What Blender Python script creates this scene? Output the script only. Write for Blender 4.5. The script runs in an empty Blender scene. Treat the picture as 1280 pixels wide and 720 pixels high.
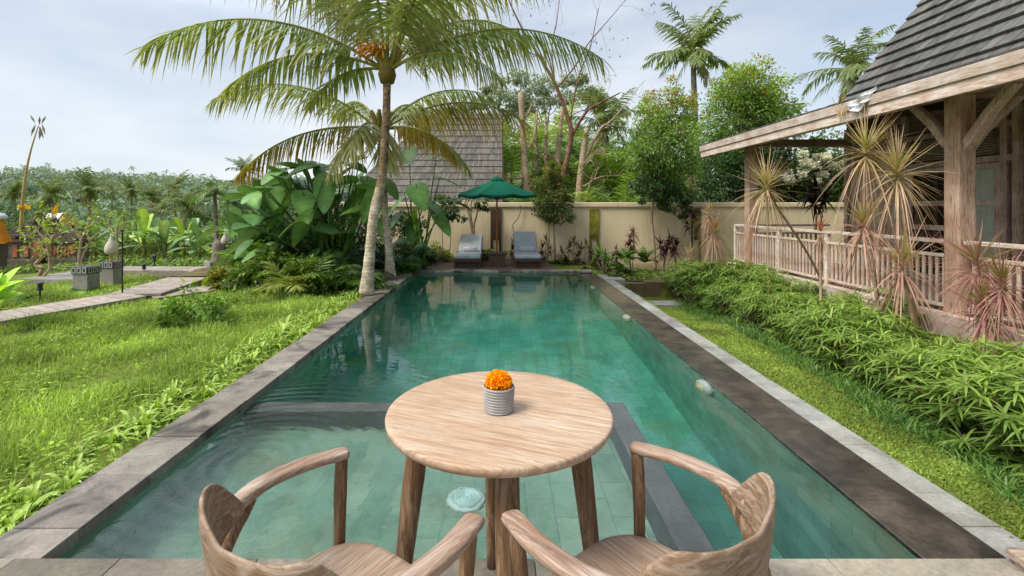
import bpy, bmesh, math, random
import numpy as np
from mathutils import Vector, Matrix
R = math.radians
rng = np.random.default_rng(7)
random.seed(7)
SC = bpy.context.scene
COL = SC.collection
H = 1.40          # eye height above the pool deck
F = 600.0         # focal length in pixels of the 1280 px wide photograph
def P(px, py, Y): return Vector(((px-624)*Y/F, Y, H-(py-259)*Y/F))
def Q(px, py, z):
    Y = F*(H-z)/(py-259); return Vector(((px-624)*Y/F, Y, z))
def lin(h):
    h = h.lstrip('#'); v = [int(h[i:i+2], 16)/255 for i in (0, 2, 4)]
    return tuple((x/12.92 if x <= .04045 else ((x+.055)/1.055)**2.4) for x in v)

# ------------------------------------------------------------------ mesh builder
class MB:
    def __init__(s): s.V=[]; s.Q=[]; s.T=[]; s.C=[]; s.U=[]; s.n=0
    def add(s, V, Q=None, T=None, C=(1,1,1)):
        V = np.asarray(V, float).reshape(-1, 3); m = len(V)
        if Q is not None and len(Q): s.Q.append(np.asarray(Q, int).reshape(-1, 4)+s.n)
        if T is not None and len(T): s.T.append(np.asarray(T, int).reshape(-1, 3)+s.n)
        C = np.asarray(C, float)
        if C.ndim == 1: C = np.tile(C, (m, 1))
        s.V.append(V); s.C.append(C); s.n += m
        return s
    def box(s, x0, x1, y0, y1, z0, z1, C=(1,1,1)):
        V = [(x0,y0,z0),(x1,y0,z0),(x1,y1,z0),(x0,y1,z0),(x0,y0,z1),(x1,y0,z1),(x1,y1,z1),(x0,y1,z1)]
        return s.add(V, [(0,3,2,1),(4,5,6,7),(0,1,5,4),(1,2,6,5),(2,3,7,6),(3,0,4,7)], C=C)
    def obox(s, c, ax, ay, az, hx, hy, hz, C=(1,1,1)):
        c, ax, ay, az = map(lambda v: np.array(v, float), (c, ax, ay, az))
        V = [c+ax*hx*a+ay*hy*b+az*hz*d for d in (-1,1) for a, b in ((-1,-1),(1,-1),(1,1),(-1,1))]
        return s.add(V, [(0,3,2,1),(4,5,6,7),(0,1,5,4),(1,2,6,5),(2,3,7,6),(3,0,4,7)], C=C)
    def bar(s, a, b, w, h, C=(1,1,1)):
        a = np.array(a, float); b = np.array(b, float); d = b-a; L = np.linalg.norm(d); d /= L
        u = np.array((0,0,1.)) if abs(d[2]) < .95 else np.array((0,1.,0))
        sx = np.cross(d, u); sx /= np.linalg.norm(sx); up = np.cross(sx, d)
        return s.obox((a+b)/2, sx, d, up, w/2, L/2, h/2, C)
    def tube(s, path, rad, n=8, C=(1,1,1), cap=True, sq=None):
        path = np.asarray(path, float); m = len(path)
        rad = np.broadcast_to(np.asarray(rad, float), (m,))
        T = np.gradient(path, axis=0); T /= np.linalg.norm(T, axis=1)[:, None]+1e-9
        ref = np.array((0,0,1.)) if abs(T[:,2]).mean() < .8 else np.array((1.,0,0))
        A = np.cross(T, ref); A /= np.linalg.norm(A, axis=1)[:, None]+1e-9
        B = np.cross(A, T)
        th = np.linspace(0, 2*np.pi, n, endpoint=False)
        ring = path[:,None]+rad[:,None,None]*(np.cos(th)[None,:,None]*A[:,None]+np.sin(th)[None,:,None]*B[:,None])
        V = ring.reshape(-1, 3); q = []
        i = np.arange(m-1)[:,None]*n; j = np.arange(n)[None]; k = (j+1) % n
        q = np.stack([i+j, i+k, i+n+k, i+n+j], -1).reshape(-1, 4)
        t = []
        if cap:
            V = np.vstack([V, path[0], path[-1]]); a = m*n; b = a+1
            t = [(a, (x+1) % n, x) for x in range(n)]+[(b, (m-1)*n+x, (m-1)*n+(x+1) % n) for x in range(n)]
        return s.add(V, q, t, C=C)
    def lathe(s, prof, c=(0,0,0), n=32, C=(1,1,1), outline=None):
        prof = np.asarray(prof, float); th = np.linspace(0, 2*np.pi, n, endpoint=False)
        ox, oy = (np.cos(th), np.sin(th)) if outline is None else outline(th)
        V = np.stack([prof[:,0][:,None]*ox[None]+c[0], prof[:,0][:,None]*oy[None]+c[1], np.repeat(prof[:,1][:,None], n, 1)+c[2]], -1).reshape(-1, 3)
        m = len(prof); i = np.arange(m-1)[:,None]*n; j = np.arange(n)[None]; k = (j+1) % n
        return s.add(V, np.stack([i+j, i+k, i+n+k, i+n+j], -1).reshape(-1, 4), C=C)
    def ribbons(s, Pt, D, S, L, W, droop, n=3, prof=None, C1=(.1,.2,.05), C2=None, Ct=None, fold=0., curl=0.):
        Pt = np.asarray(Pt, float); N = len(Pt)
        L = np.broadcast_to(np.asarray(L, float), (N,)); W = np.broadcast_to(np.asarray(W, float), (N,)); droop = np.broadcast_to(np.asarray(droop, float), (N,))
        t = np.linspace(0, 1, n+1)
        pr = prof(t)
        sp = Pt[:,None]+D[:,None]*(L[:,None]*t[None])[...,None]
        sp[:,:,2] -= droop[:,None]*L[:,None]*(t**2)[None]
        half = .5*W[:,None]*pr[None]
        cols = [sp-S[:,None]*half[...,None], sp+S[:,None]*half[...,None]]
        if fold:
            up = np.cross(S, D); up *= np.sign(up[:,2:3]+1e-6)
            up = np.broadcast_to(up[:,None], sp.shape)
            cols = [cols[0]+up*(half*fold)[...,None], sp, cols[1]+up*(half*fold)[...,None]]
        m = len(cols); V = np.stack(cols, 2)
        a = (np.arange(N)*(n+1)*m)[:,None,None]; i = np.arange(n)[None,:,None]*m; j = np.arange(m-1)[None,None]
        q = np.stack([a+i+j, a+i+j+1, a+i+m+j+1, a+i+m+j], -1).reshape(-1, 4)
        C1 = np.asarray(C1, float); C2 = C1 if C2 is None else np.asarray(C2, float)
        f = rng.random((N,1))
        c = (C1*(1-f)+C2*f)*(.8+.4*rng.random((N,1)))
        c = np.repeat(c[:,None], n+1, 1)
        if Ct is not None:
            w = (t**1.5)[None,:,None]; c = c*(1-w)+np.asarray(Ct)*w
        c = np.repeat(c[:,:,None], m, 2)
        if fold: c = c*np.array((1,1.3,1))[None,None,:,None]
        return s.add(V.reshape(-1, 3), q, C=c.reshape(-1, 3))
    def mesh(s, name, smooth=False):
        me = bpy.data.meshes.new(name)
        V = np.vstack(s.V); q = np.vstack(s.Q) if s.Q else np.zeros((0,4), int); t = np.vstack(s.T) if s.T else np.zeros((0,3), int)
        me.vertices.add(len(V)); me.vertices.foreach_set('co', V.astype(np.float32).ravel())
        nl = len(q)*4+len(t)*3; me.loops.add(nl)
        me.loops.foreach_set('vertex_index', np.concatenate([q.ravel(), t.ravel()]).astype(np.int32))
        me.polygons.add(len(q)+len(t))
        st = np.concatenate([np.arange(len(q))*4, len(q)*4+np.arange(len(t))*3]).astype(np.int32)
        me.polygons.foreach_set('loop_start', st)
        me.update(calc_edges=True); me.validate()
        me.polygons.foreach_set('use_smooth', np.full(len(me.polygons), smooth, bool))
        at = me.color_attributes.new('tone', 'FLOAT_COLOR', 'POINT')
        C = np.vstack(s.C); C4 = np.hstack([C, np.ones((len(C),1))]).astype(np.float32)
        at.data.foreach_set('color', C4.ravel())
        return me
    def build(s, name, m, parent=None, smooth=False, bevel=0, bseg=2, auto=None):
        o = bpy.data.objects.new(name, s.mesh(name, smooth)); COL.objects.link(o)
        if m is not None: o.data.materials.append(m)
        if parent is not None: o.parent = parent
        if bevel:
            b = o.modifiers.new('Bevel', 'BEVEL'); b.width = bevel; b.segments = bseg; b.limit_method = 'ANGLE'; b.angle_limit = R(40)
        return o
def crom(pts, n=8):
    p = np.asarray(pts, float); p = np.vstack([2*p[0]-p[1], p, 2*p[-1]-p[-2]]); out = []
    for i in range(1, len(p)-2):
        for t in np.linspace(0, 1, n, endpoint=False):
            a, b, c, d = p[i-1:i+3]
            out.append(.5*((2*b)+(-a+c)*t+(2*a-5*b+4*c-d)*t*t+(-a+3*b-3*c+d)*t**3))
    out.append(p[-2]); return np.array(out)
def unit(v): return v/(np.linalg.norm(v, axis=-1, keepdims=True)+1e-9)
def rdir(n, up=0.):
    v = rng.normal(size=(n,3)); v[:,2] += up; return unit(v)
def rside(D, roll=1.):
    s = np.cross(D, np.array((0,0,1.))+0*D); s = unit(s); u = np.cross(s, D)
    a = rng.normal(size=(len(D),1))*roll; return unit(s*np.cos(a)+u*np.sin(a))
blade = lambda t: np.maximum(.02, np.minimum(1, (1-t)*2.2)*(.65+.35*np.minimum(1, t*5)))
oval = lambda t: np.maximum(.03, np.sin(np.pi*np.clip(t, 0, 1)**.8)**.75)
heart = lambda t: np.maximum(.03, np.sin(np.pi*np.clip(t, 0, 1)**.6)**.7)
paddle = lambda t: np.maximum(.03, np.sin(np.pi*np.clip(t*.93+.05, 0, 1))**.45)

# ------------------------------------------------------------------ tagging
def tag(o, label, cat, group=None, kind=None):
    if label: o['label'] = label
    if cat: o['category'] = cat
    if group: o['group'] = group
    if kind: o['kind'] = kind
    return o
def thing(name, label, cat, loc=(0,0,0), rz=0., group=None):
    o = bpy.data.objects.new(name, None); COL.objects.link(o); o.empty_display_size = .1
    o.location = loc; o.rotation_euler = (0,0,rz)
    return tag(o, label, cat, group)
def struct(o): o['kind'] = 'structure'; return o
def copy_tree(o, loc=None, rz=None, sc=None, label=None, parent=None):
    c = o.copy(); COL.objects.link(c)
    if parent is not None: c.parent = parent
    if loc is not None: c.location = loc
    if rz is not None: c.rotation_euler = (0,0,rz)
    if sc is not None: c.scale = (sc,)*3 if np.isscalar(sc) else sc
    if label: c['label'] = label
    for ch in [x for x in bpy.data.objects if x.parent == o]: copy_tree(ch, parent=c)
    return c

# ------------------------------------------------------------------ materials
class NT:
    def __init__(s, name):
        s.m = bpy.data.materials.new(name); s.m.use_nodes = True; s.t = s.m.node_tree; s.t.nodes.clear()
        s.out = s.t.nodes.new('ShaderNodeOutputMaterial')
    def n(s, typ, **kw):
        o = s.t.nodes.new('ShaderNode'+typ)
        for k, v in kw.items():
            if k.startswith('i_'):
                key = k[2:].replace('_', ' ')
                o.inputs[int(key) if key.isdigit() else key].default_value = v
            else: setattr(o, k, v)
        return o
    def l(s, a, b): s.t.links.new(a, b)
    def mix(s, f, a, b, mode='MIX'):
        o = s.t.nodes.new('ShaderNodeMix'); o.data_type = 'RGBA'; o.blend_type = mode
        for inp, v in ((o.inputs[0], f), (o.inputs[6], a), (o.inputs[7], b)):
            if hasattr(v, 'is_linked') or hasattr(v, 'links'): s.l(v, inp)
            else: inp.default_value = v if np.isscalar(v) else tuple(v)+(1,)*(4-len(v))
        return o.outputs[2]
    def ramp(s, f, stops, interp='LINEAR'):
        o = s.t.nodes.new('ShaderNodeValToRGB'); cr = o.color_ramp; cr.interpolation = interp
        while len(cr.elements) < len(stops): cr.elements.new(.5)
        for e, (p, c) in zip(cr.elements, stops):
            e.position = p; e.color = (c,c,c,1) if np.isscalar(c) else tuple(c)+(1,)*(4-len(c))
        s.l(f, o.inputs[0]); return o.outputs[0]
    def coord(s, kind='Object', scale=(1,1,1), rot=(0,0,0), loc=(0,0,0)):
        t = s.n('TexCoord'); m = s.n('Mapping'); s.l(t.outputs[kind], m.inputs[0])
        m.inputs['Location'].default_value = loc; m.inputs['Rotation'].default_value = rot
        if any(rot): m.vector_type = 'TEXTURE'; scale = tuple(1/k for k in scale)
        m.inputs['Scale'].default_value = scale
        return m.outputs[0]
    def noise(s, v, scale=5, detail=4, rough=.55, dist=0.):
        o = s.n('TexNoise'); o.inputs['Scale'].default_value = scale; o.inputs['Detail'].default_value = detail
        o.inputs['Roughness'].default_value = rough; o.inputs['Distortion'].default_value = dist
        if v is not None: s.l(v, o.inputs['Vector'])
        return o.outputs['Fac']
    def attr(s): o = s.n('Attribute'); o.attribute_name = 'tone'; return o.outputs['Color']
    def bump(s, h, strength=.3, dist=.01):
        o = s.n('Bump'); o.inputs['Strength'].default_value = strength; o.inputs['Distance'].default_value = dist
        s.l(h, o.inputs['Height']); return o.outputs[0]
    def bsdf(s, col, rough=.6, nrm=None, spec=.5, **kw):
        b = s.n('BsdfPrincipled')
        if hasattr(col, 'links'): s.l(col, b.inputs['Base Color'])
        else: b.inputs['Base Color'].default_value = tuple(col)+(1,)
        if hasattr(rough, 'links'): s.l(rough, b.inputs['Roughness'])
        else: b.inputs['Roughness'].default_value = rough
        b.inputs['Specular IOR Level'].default_value = spec
        for k, v in kw.items(): b.inputs[k.replace('_', ' ')].default_value = v
        if nrm is not None: s.l(nrm, b.inputs['Normal'])
        return b.outputs[0]
    def done(s, sh): s.l(sh, s.out.inputs[0]); return s.m
def leaf_mat(name, rough=.45, trans=.35, spec=.4, nscale=9.):
    t = NT(name); c = t.attr()
    n = t.noise(t.coord('Object'), nscale, 3)
    c = t.mix(1., c, t.ramp(n, [(.3, .7), (.7, 1.25)]), 'MULTIPLY')
    p = t.bsdf(c, rough, spec=spec)
    tr = t.n('BsdfTranslucent'); t.l(t.mix(1., c, (1.2,1.17,.55), 'MULTIPLY'), tr.inputs[0])
    m = t.n('MixShader'); m.inputs[0].default_value = trans; t.l(p, m.inputs[1]); t.l(tr.outputs[0], m.inputs[2])
    return t.done(m.outputs[0])
def wood_mat(name, dark, mid, light, scale=(3,3,40), rough=.6, white=.5, rot=(0,0,0), bump=.25, tone=False, fig=2.2):
    """weathered white-washed wood: grain runs along the axis with the small scale"""
    t = NT(name); v = t.coord('Object', scale, rot)
    warp = t.noise(t.coord('Object', (1.5,1.5,1.5), rot), 2.2, 2)
    g = t.n('TexNoise'); g.inputs['Scale'].default_value = 1.; g.inputs['Detail'].default_value = 8; g.inputs['Roughness'].default_value = .65; g.inputs['Distortion'].default_value = fig
    t.l(v, g.inputs['Vector'])
    g = g.outputs['Fac']
    base = t.ramp(g, [(.25, dark), (.5, mid), (.75, mid)])
    ww = t.noise(t.coord('Object', tuple(k*1.7 for k in scale), rot, (3,1,2)), 1., 7, .7, fig*.7)
    wm = t.ramp(ww, [(.5-.1*white, 0.), (.72-.2*white, .85)])
    big = t.ramp(warp, [(.3, .25), (.7, 1.)])
    f = t.mix(1., wm, big, 'MULTIPLY')
    col = t.mix(f, base, light)
    fine = t.noise(t.coord('Object', tuple(k*4 for k in scale), rot), 1.5, 4, .7)
    col = t.mix(1., col, t.ramp(fine, [(.3, .72), (.65, 1.1)]), 'MULTIPLY')
    if tone: col = t.mix(1., col, t.attr(), 'MULTIPLY')
    return t.done(t.bsdf(col, rough, t.bump(ww, bump, .004), spec=.3))
def stone_mat(name, c1, c2, c3, scale=6., rough=.8, bump=.4, tone=True, spots=.5, spec=.4, rr=None):
    t = NT(name); v = t.coord('Object')
    n = t.noise(v, scale, 8, .65); n2 = t.noise(v, scale*.35, 4, .6, 1.); n3 = t.noise(v, scale*9, 4, .7)
    col = t.mix(t.ramp(n, [(.35, 0.), (.65, 1.)]), c1, c2)
    col = t.mix(t.ramp(n2, [(.48, 0.), (.62, spots)]), col, c3)
    if tone: col = t.mix(1., col, t.attr(), 'MULTIPLY')
    col = t.mix(1., col, t.ramp(n3, [(.25, .7), (.7, 1.15)]), 'MULTIPLY')
    r = rough if rr is None else t.ramp(n2, [(.35, rr[0]), (.65, rr[1])])
    return t.done(t.bsdf(col, r, t.bump(t.mix(.5, n, n3), bump, .01), spec=spec))
def plain_mat(name, c, rough=.5, var=.15, scale=8., metal=0., bump=0., spec=.5):
    t = NT(name); n = t.noise(t.coord('Object'), scale, 5, .6)
    col = t.mix(1., c, t.ramp(n, [(.3, 1-var), (.7, 1+var)]), 'MULTIPLY')
    return t.done(t.bsdf(col, rough, t.bump(n, bump, .005) if bump else None, spec, Metallic=metal))
M = {}
M['leaf'] = leaf_mat('leaf_green')
M['leaf_gloss'] = leaf_mat('leaf_waxy', .45, .28, .32, 4.)
M['grass'] = leaf_mat('grass_blade', .55, .33, .25, 2.)
M['farleaf'] = leaf_mat('leaf_far', .8, .25, .1, .05)
M['bark'] = stone_mat('bark', lin('8d8373'), lin('5b4c3c'), lin('a9a294'), 12., .9, .7, False)
M['bark_pale'] = stone_mat('bark_pale', lin('b09a80'), lin('8a7058'), lin('c8b8a0'), 14., .9, .6, False)
M['bark_red'] = stone_mat('bark_redbrown', lin('7a5540'), lin('54392a'), lin('9a7a62'), 14., .85, .6, False)
# coconut trunk: ring scars and lichen
def palm_bark():
    t = NT('coconut_bark'); v = t.coord('Object')
    w = t.n('TexWave'); w.bands_direction = 'Z'; w.inputs['Scale'].default_value = 5.5; w.inputs['Distortion'].default_value = 5.; w.inputs['Detail'].default_value = 3; w.inputs['Detail Scale'].default_value = 2.
    t.l(v, w.inputs[0]); n = t.noise(v, 9, 7, .7); n2 = t.noise(v, 2.2, 4)
    low = t.mix(t.ramp(n, [(.38, 0.), (.6, 1.)]), lin('94846c'), lin('d2c5ac'))
    high = t.mix(t.ramp(n, [(.38, 0.), (.65, 1.)]), lin('55422f'), lin('a18a6c'))
    s = t.n('SeparateXYZ'); t.l(v, s.inputs[0])
    f = t.n('MapRange'); t.l(s.outputs[2], f.inputs[0]); f.inputs[1].default_value = 1.3; f.inputs[2].default_value = 2.0
    c = t.mix(f.outputs[0], low, high)
    c = t.mix(1., c, t.ramp(w.outputs['Fac'], [(.0, .72), (.25, 1.03)]), 'MULTIPLY')
    c = t.mix(t.ramp(n2, [(.55, 0.), (.7, .5)]), c, lin('6b6a48'))
    return t.done(t.bsdf(c, .9, t.bump(t.mix(.75, w.outputs['Fac'], n), .5, .015), .2))
M['palm_bark'] = palm_bark()
TK = lin('5f4532'), lin('8d6a4d'), lin('cdb49a')
M['teak_z'] = wood_mat('teak_leg', lin('4a3522'), lin('775a40'), lin('b09a80'), (34,34,2.6), white=.4, bump=.4)
M['teak_top'] = wood_mat('teak_tabletop', lin('94755a'), lin('b39274'), lin('d3c1ac'), (2.6,44,12), .5, .75, rot=(0,0,R(-24)), bump=.12, fig=1.6)
M['teak_arm'] = wood_mat('teak_arm', lin('75594a'), lin('997c66'), lin('d0c0b0'), (34,2.2,34), .5, .75, bump=.12, fig=1.2)
M['teak_shell'] = wood_mat('teak_shell', lin('5f4a3a'), lin('896e56'), lin('bfad9a'), (5,7,26), .55, .6, bump=.12, fig=2.2)
M['teak_seat'] = wood_mat('teak_seat', lin('7a614c'), lin('9a7f68'), lin('c8b9a8'), (32,2.4,12), .5, .75, bump=.15)
M['ww_y'] = wood_mat('washed_timber_long', lin('86654f'), lin('bb9c86'), lin('ece2d8'), (18,1.6,18), .75, 1.15, bump=.5, tone=True)
M['ww_z'] = wood_mat('washed_timber_upright', lin('785340'), lin('b08a72'), lin('e9ded5'), (20,20,1.8), .75, 1.1, bump=.5, tone=True)
M['ww_x'] = wood_mat('washed_timber_cross', lin('5e4b3c'), lin('8c7460'), lin('bdb0a0'), (1.3,16,16), .8, .6, bump=.5, tone=True)
M['planks'] = wood_mat('weathered_planks', lin('63513f'), lin('8d7a68'), lin('bcae9f'), (14,1.2,20), .85, .6, bump=.8, tone=True)
M['dark_wood'] = wood_mat('dark_timber', lin('2c2018'), lin('4d3a2b'), lin('6e5a48'), (14,1.5,14), .8, .4, tone=True)
M['board'] = wood_mat('boardwalk_wood', lin('7d7166'), lin('9d9184'), lin('bdb3a6'), (3,3,10), .8, .6, tone=True)
M['deckwood'] = wood_mat('deck_wood', lin('3d2f28'), lin('5a473c'), lin('7a6657'), (1.5,14,14), .7, .4, tone=True)
M['stone'] = stone_mat('paving_stone', lin('8a8274'), lin('a59c8a'), lin('5a564e'), 5., .75, .35, True, .6)
M['coping'] = stone_mat('coping_stone', lin('79736a'), lin('948c80'), lin('34322f'), 6., .75, .5, True, .85)
M['wet'] = stone_mat('wet_dark_stone', lin('37332e'), lin('5f564c'), lin('1d1b19'), 5., .3, .12, True, .6, .8, (.17,.30))
M['kerb'] = stone_mat('kerb_stone', lin('8f8f88'), lin('a8a79f'), lin('706e67'), 7., .85, .3)
M['darkband'] = stone_mat('dark_step_stone', lin('606361'), lin('6f706d'), lin('50534e'), 5., .7, .2)
M['concrete'] = stone_mat('concrete', lin('8c877d'), lin('a39d92'), lin('6c685f'), 4., .85, .4)
M['moss'] = stone_mat('mossy_stone', lin('5a4c38'), lin('6b5c42'), lin('97a238'), 5., .95, .8, True, .9)
M['mossgreen'] = stone_mat('green_moss', lin('7a7828'), lin('a3a030'), lin('6a5a30'), 9., .95, .8, True, .7)
M['brick'] = stone_mat('red_brick', lin('9a5a40'), lin('b4704f'), lin('6e4a3a'), 9., .9, .6)
M['darkstone'] = stone_mat('temple_stone', lin('5f564c'), lin('766b5e'), lin('3c3a30'), 7., .95, .8)
def plaster():
    t = NT('cream_plaster'); v = t.coord('Object'); n = t.noise(v, 1.3, 6, .6); s = t.n('SeparateXYZ'); t.l(v, s.inputs[0])
    n2 = t.noise(t.coord('Object', (6,6,.6)), 1.5, 5, .6)
    c = t.mix(t.ramp(n, [(.3, 0.), (.7, 1.)]), lin('d3c09b'), lin('e2d2b0'))
    c = t.mix(t.ramp(n2, [(.52, 0.), (.78, .45)]), c, lin('ab9772'))
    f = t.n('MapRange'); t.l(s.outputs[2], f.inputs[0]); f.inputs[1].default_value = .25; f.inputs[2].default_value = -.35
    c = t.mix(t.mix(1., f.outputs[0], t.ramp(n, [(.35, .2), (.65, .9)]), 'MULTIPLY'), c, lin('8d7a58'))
    return t.done(t.bsdf(c, .85, t.bump(t.noise(v, 30, 5), .25, .004), .2))
M['plaster'] = plaster()
def wicker():
    t = NT('wicker'); v = t.coord('Object', (1,1,1)); b = t.n('TexBrick'); t.l(t.coord('Object', (1,1,1), (R(90),0,0)), b.inputs[0])
    b.inputs['Scale'].default_value = 1; b.inputs['Brick Width'].default_value = .03; b.inputs['Row Height'].default_value = .012; b.inputs['Mortar Size'].default_value = .003
    b.inputs['Color1'].default_value = lin('7a6152')+(1,); b.inputs['Color2'].default_value = lin('5e4a40')+(1,); b.inputs['Mortar'].default_value = lin('2a201b')+(1,)
    return t.done(t.bsdf(b.outputs[0], .6, t.bump(b.outputs[1], -.5, .004), .3))
M['wicker'] = wicker()
def fabric(name, c, rough=.9):
    t = NT(name); v = t.coord('Object'); n = t.noise(v, 260, 2); n2 = t.noise(v, 5, 4)
    col = t.mix(1., c, t.ramp(n2, [(.3, .85), (.7, 1.1)]), 'MULTIPLY'); col = t.mix(1., col, t.ramp(n, [(.3, .88), (.7, 1.08)]), 'MULTIPLY')
    return t.done(t.bsdf(col, rough, t.bump(n2, .3, .02), .15))
M['greyfab'] = fabric('grey_cushion', lin('a6aeaf')); M['towel'] = fabric('towel_grey', lin('cfcad0')); M['canopy'] = fabric('green_canvas', lin('005a43'))
M['cloth'] = fabric('saffron_cloth', lin('d8882a')); M['white'] = fabric('white_cloth', lin('d8d8dc')); M['curtain'] = fabric('curtain', lin('b9c0b6')); M['yellow'] = fabric('yellow_cloth', lin('e0a21c'))
M['black'] = plain_mat('black_metal', lin('222222'), .5); M['gourd'] = plain_mat('woven_shade', lin('c2b8a4'), .9, .2, 60, bump=.6)
M['whiteplast'] = plain_mat('white_plastic', lin('d8dcd8'), .4, .05)
M['straw'] = plain_mat('straw', lin('b58a48'), .85, .3, 30, bump=.5)
M['polewood'] = plain_mat('varnished_pole', lin('a5642c'), .4, .2, 12)
M['bamboo'] = plain_mat('bamboo', lin('b5935a'), .5, .25, 8)
M['glass'] = (lambda t: t.done(t.bsdf(lin('0c0d0c'), .04, None, .6)))(NT('window_glass'))
M['petal'] = leaf_mat('petals', .6, .3, .2, 60.)
def shingle(name, c1, c2, c3):
    t = NT(name); n = t.noise(t.coord('UV', (1,1,1)), 3., 3); v = t.coord('Object', (9,9,2.5)); g = t.noise(v, 1.5, 7, .7, .6)
    c = t.mix(t.ramp(g, [(.3, 0.), (.7, 1.)]), c1, c2); c = t.mix(1., c, t.attr(), 'MULTIPLY')
    c = t.mix(t.ramp(t.noise(t.coord('Object'), 1.2, 5), [(.52, 0.), (.7, .5)]), c, c3)
    return t.done(t.bsdf(c, .8, t.bump(g, .5, .006), .3))
M['shingle'] = shingle('grey_shingle', lin('5d5955'), lin('827d77'), lin('8f887c'))
M['shingle_dark'] = shingle('slate_shingle', lin('4c4b4a'), lin('6a6866'), lin('7c7970'))
def tile():
    t = NT('green_pool_tile'); b = t.n('TexBrick'); t.l(t.coord('UV'), b.inputs[0])
    for k, v in (('Scale', 1.), ('Brick Width', .30), ('Row Height', .15), ('Mortar Size', .0035), ('Bias', 0.)): b.inputs[k].default_value = v
    b.inputs['Color1'].default_value = lin('94b4a2')+(1,); b.inputs['Color2'].default_value = lin('7ba493')+(1,); b.inputs['Mortar'].default_value = lin('72998a')+(1,)
    n = t.noise(t.coord('UV'), 3.5, 6, .65); c = t.mix(1., b.outputs[0], t.ramp(n, [(.3, .72), (.7, 1.18)]), 'MULTIPLY')
    c = t.mix(t.ramp(t.noise(t.coord('UV'), 1.6, 5), [(.54, 0.), (.7, .6)]), c, lin('8f8f68'))
    c = t.mix(1., c, t.attr(), 'MULTIPLY')
    return t.done(t.bsdf(c, .7, None, .3))
M['tile'] = tile()
def water():
    t = NT('pool_water'); v = t.coord('Object')
    a = t.noise(t.coord('Object', (1.,.8,1.)), 5.5, 3, .5, .3); b = t.noise(v, 1.2, 2, .5); 
    # rings spreading from an inlet jet in the shallow basin
    w = t.n('TexWave'); w.wave_type = 'RINGS'; w.rings_direction = 'Z'; w.inputs['Scale'].default_value = 3.4; w.inputs['Distortion'].default_value = 1.5; w.inputs['Detail'].default_value = 2
    t.l(t.coord('Object', (1,1,1), (0,0,0), (1.42,-2.75,0)), w.inputs[0])
    g = t.n('TexGradient'); g.gradient_type = 'SPHERICAL'; t.l(t.coord('Object', (.62,.62,.62), (0,0,0), (.86,-1.75,0)), g.inputs[0])
    near = t.ramp(g.outputs[1], [(0., .06), (.25, .55), (.6, 2.0), (1., 3.2)])
    f = t.noise(v, 17, 3, .6, .5)
    def mul(x, y): 
        m = t.n('Math', operation='MULTIPLY'); t.l(x, m.inputs[0])
        if hasattr(y, 'links'): t.l(y, m.inputs[1])
        else: m.inputs[1].default_value = y
        return m.outputs[0]
    def add(x, y): m = t.n('Math', operation='ADD'); t.l(x, m.inputs[0]); t.l(y, m.inputs[1]); return m.outputs[0]
    h = add(mul(b, .9), add(mul(a, .35), mul(mul(add(mul(w.outputs['Fac'], .35), mul(f, .9)), near), 1.3)))
    bp = t.bump(h, .13, .03)
    p = t.bsdf((1,1,1), .0, bp, .5, IOR=1.33, Transmission_Weight=1.)
    va = t.n('VolumeAbsorption'); va.inputs['Color'].default_value = (.34,.90,.87,1); va.inputs['Density'].default_value = .48
    t.l(va.outputs[0], t.out.inputs['Volume'])
    return t.done(p)
M['water'] = water()
def ground():
    t = NT('ground_soil_grass'); v = t.coord('Object'); n = t.noise(v, 1.1, 6, .65); n2 = t.noise(v, 14, 6, .7)
    c = t.mix(t.ramp(n2, [(.35, 0.), (.65, 1.)]), lin('566424'), lin('78883a'))
    c = t.mix(t.ramp(n, [(.56, 0.), (.66, .9)]), c, lin('4e3d2b'))
    return t.done(t.bsdf(c, .95, t.bump(n2, .8, .03), .1))
M['ground'] = ground()
M['soil'] = stone_mat('bed_soil', lin('4e3d2c'), lin('6a553c'), lin('6e7a34'), 6., .95, .9, False, .8)

# ================================================================== THE SETTING
def sm(x): x = np.clip(x, 0, 1); return x*x*(3-2*x)
_ph = rng.random((12,3))*6.28
def vn(x, y, s=1.):
    o = 0
    for i in range(6):
        a = i*1.1+_ph[i,0]*.1; f = s*(1.+.45*i)
        o = o+np.sin((x*np.cos(a)+y*np.sin(a))*f+_ph[i,1])*np.cos((x*np.sin(a)*.8-y*np.cos(a))*f*.7+_ph[i,2])/(1+.35*i)
    return o/2.6
def gz(x, y):
    x = np.asarray(x, float); y = np.asarray(y, float)
    right = -.075-np.maximum(.36*sm((x-2.45)/1.7), .36*sm((y-5.2)/3.2)*sm((x-2.31)/.2))
    left = -.10-.022*np.clip(-x-2.6, 0, 12)+.03*vn(x, y, 1.3)*sm((-x-2.5)/.8)
    z = np.where(x > 0, right, left)
    r = np.sqrt(x*x+y*y)
    fall = -8*sm((r-15)/70)*np.where(x > -3, .6, 1)
    hill = (22+9*vn(x*.02, y*.02, 1.))*sm((r-95)/260)
    z = z+fall+np.where(y > 0, hill, 0)
    return z
def gz1(x, y): return float(gz(x, y))
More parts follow.
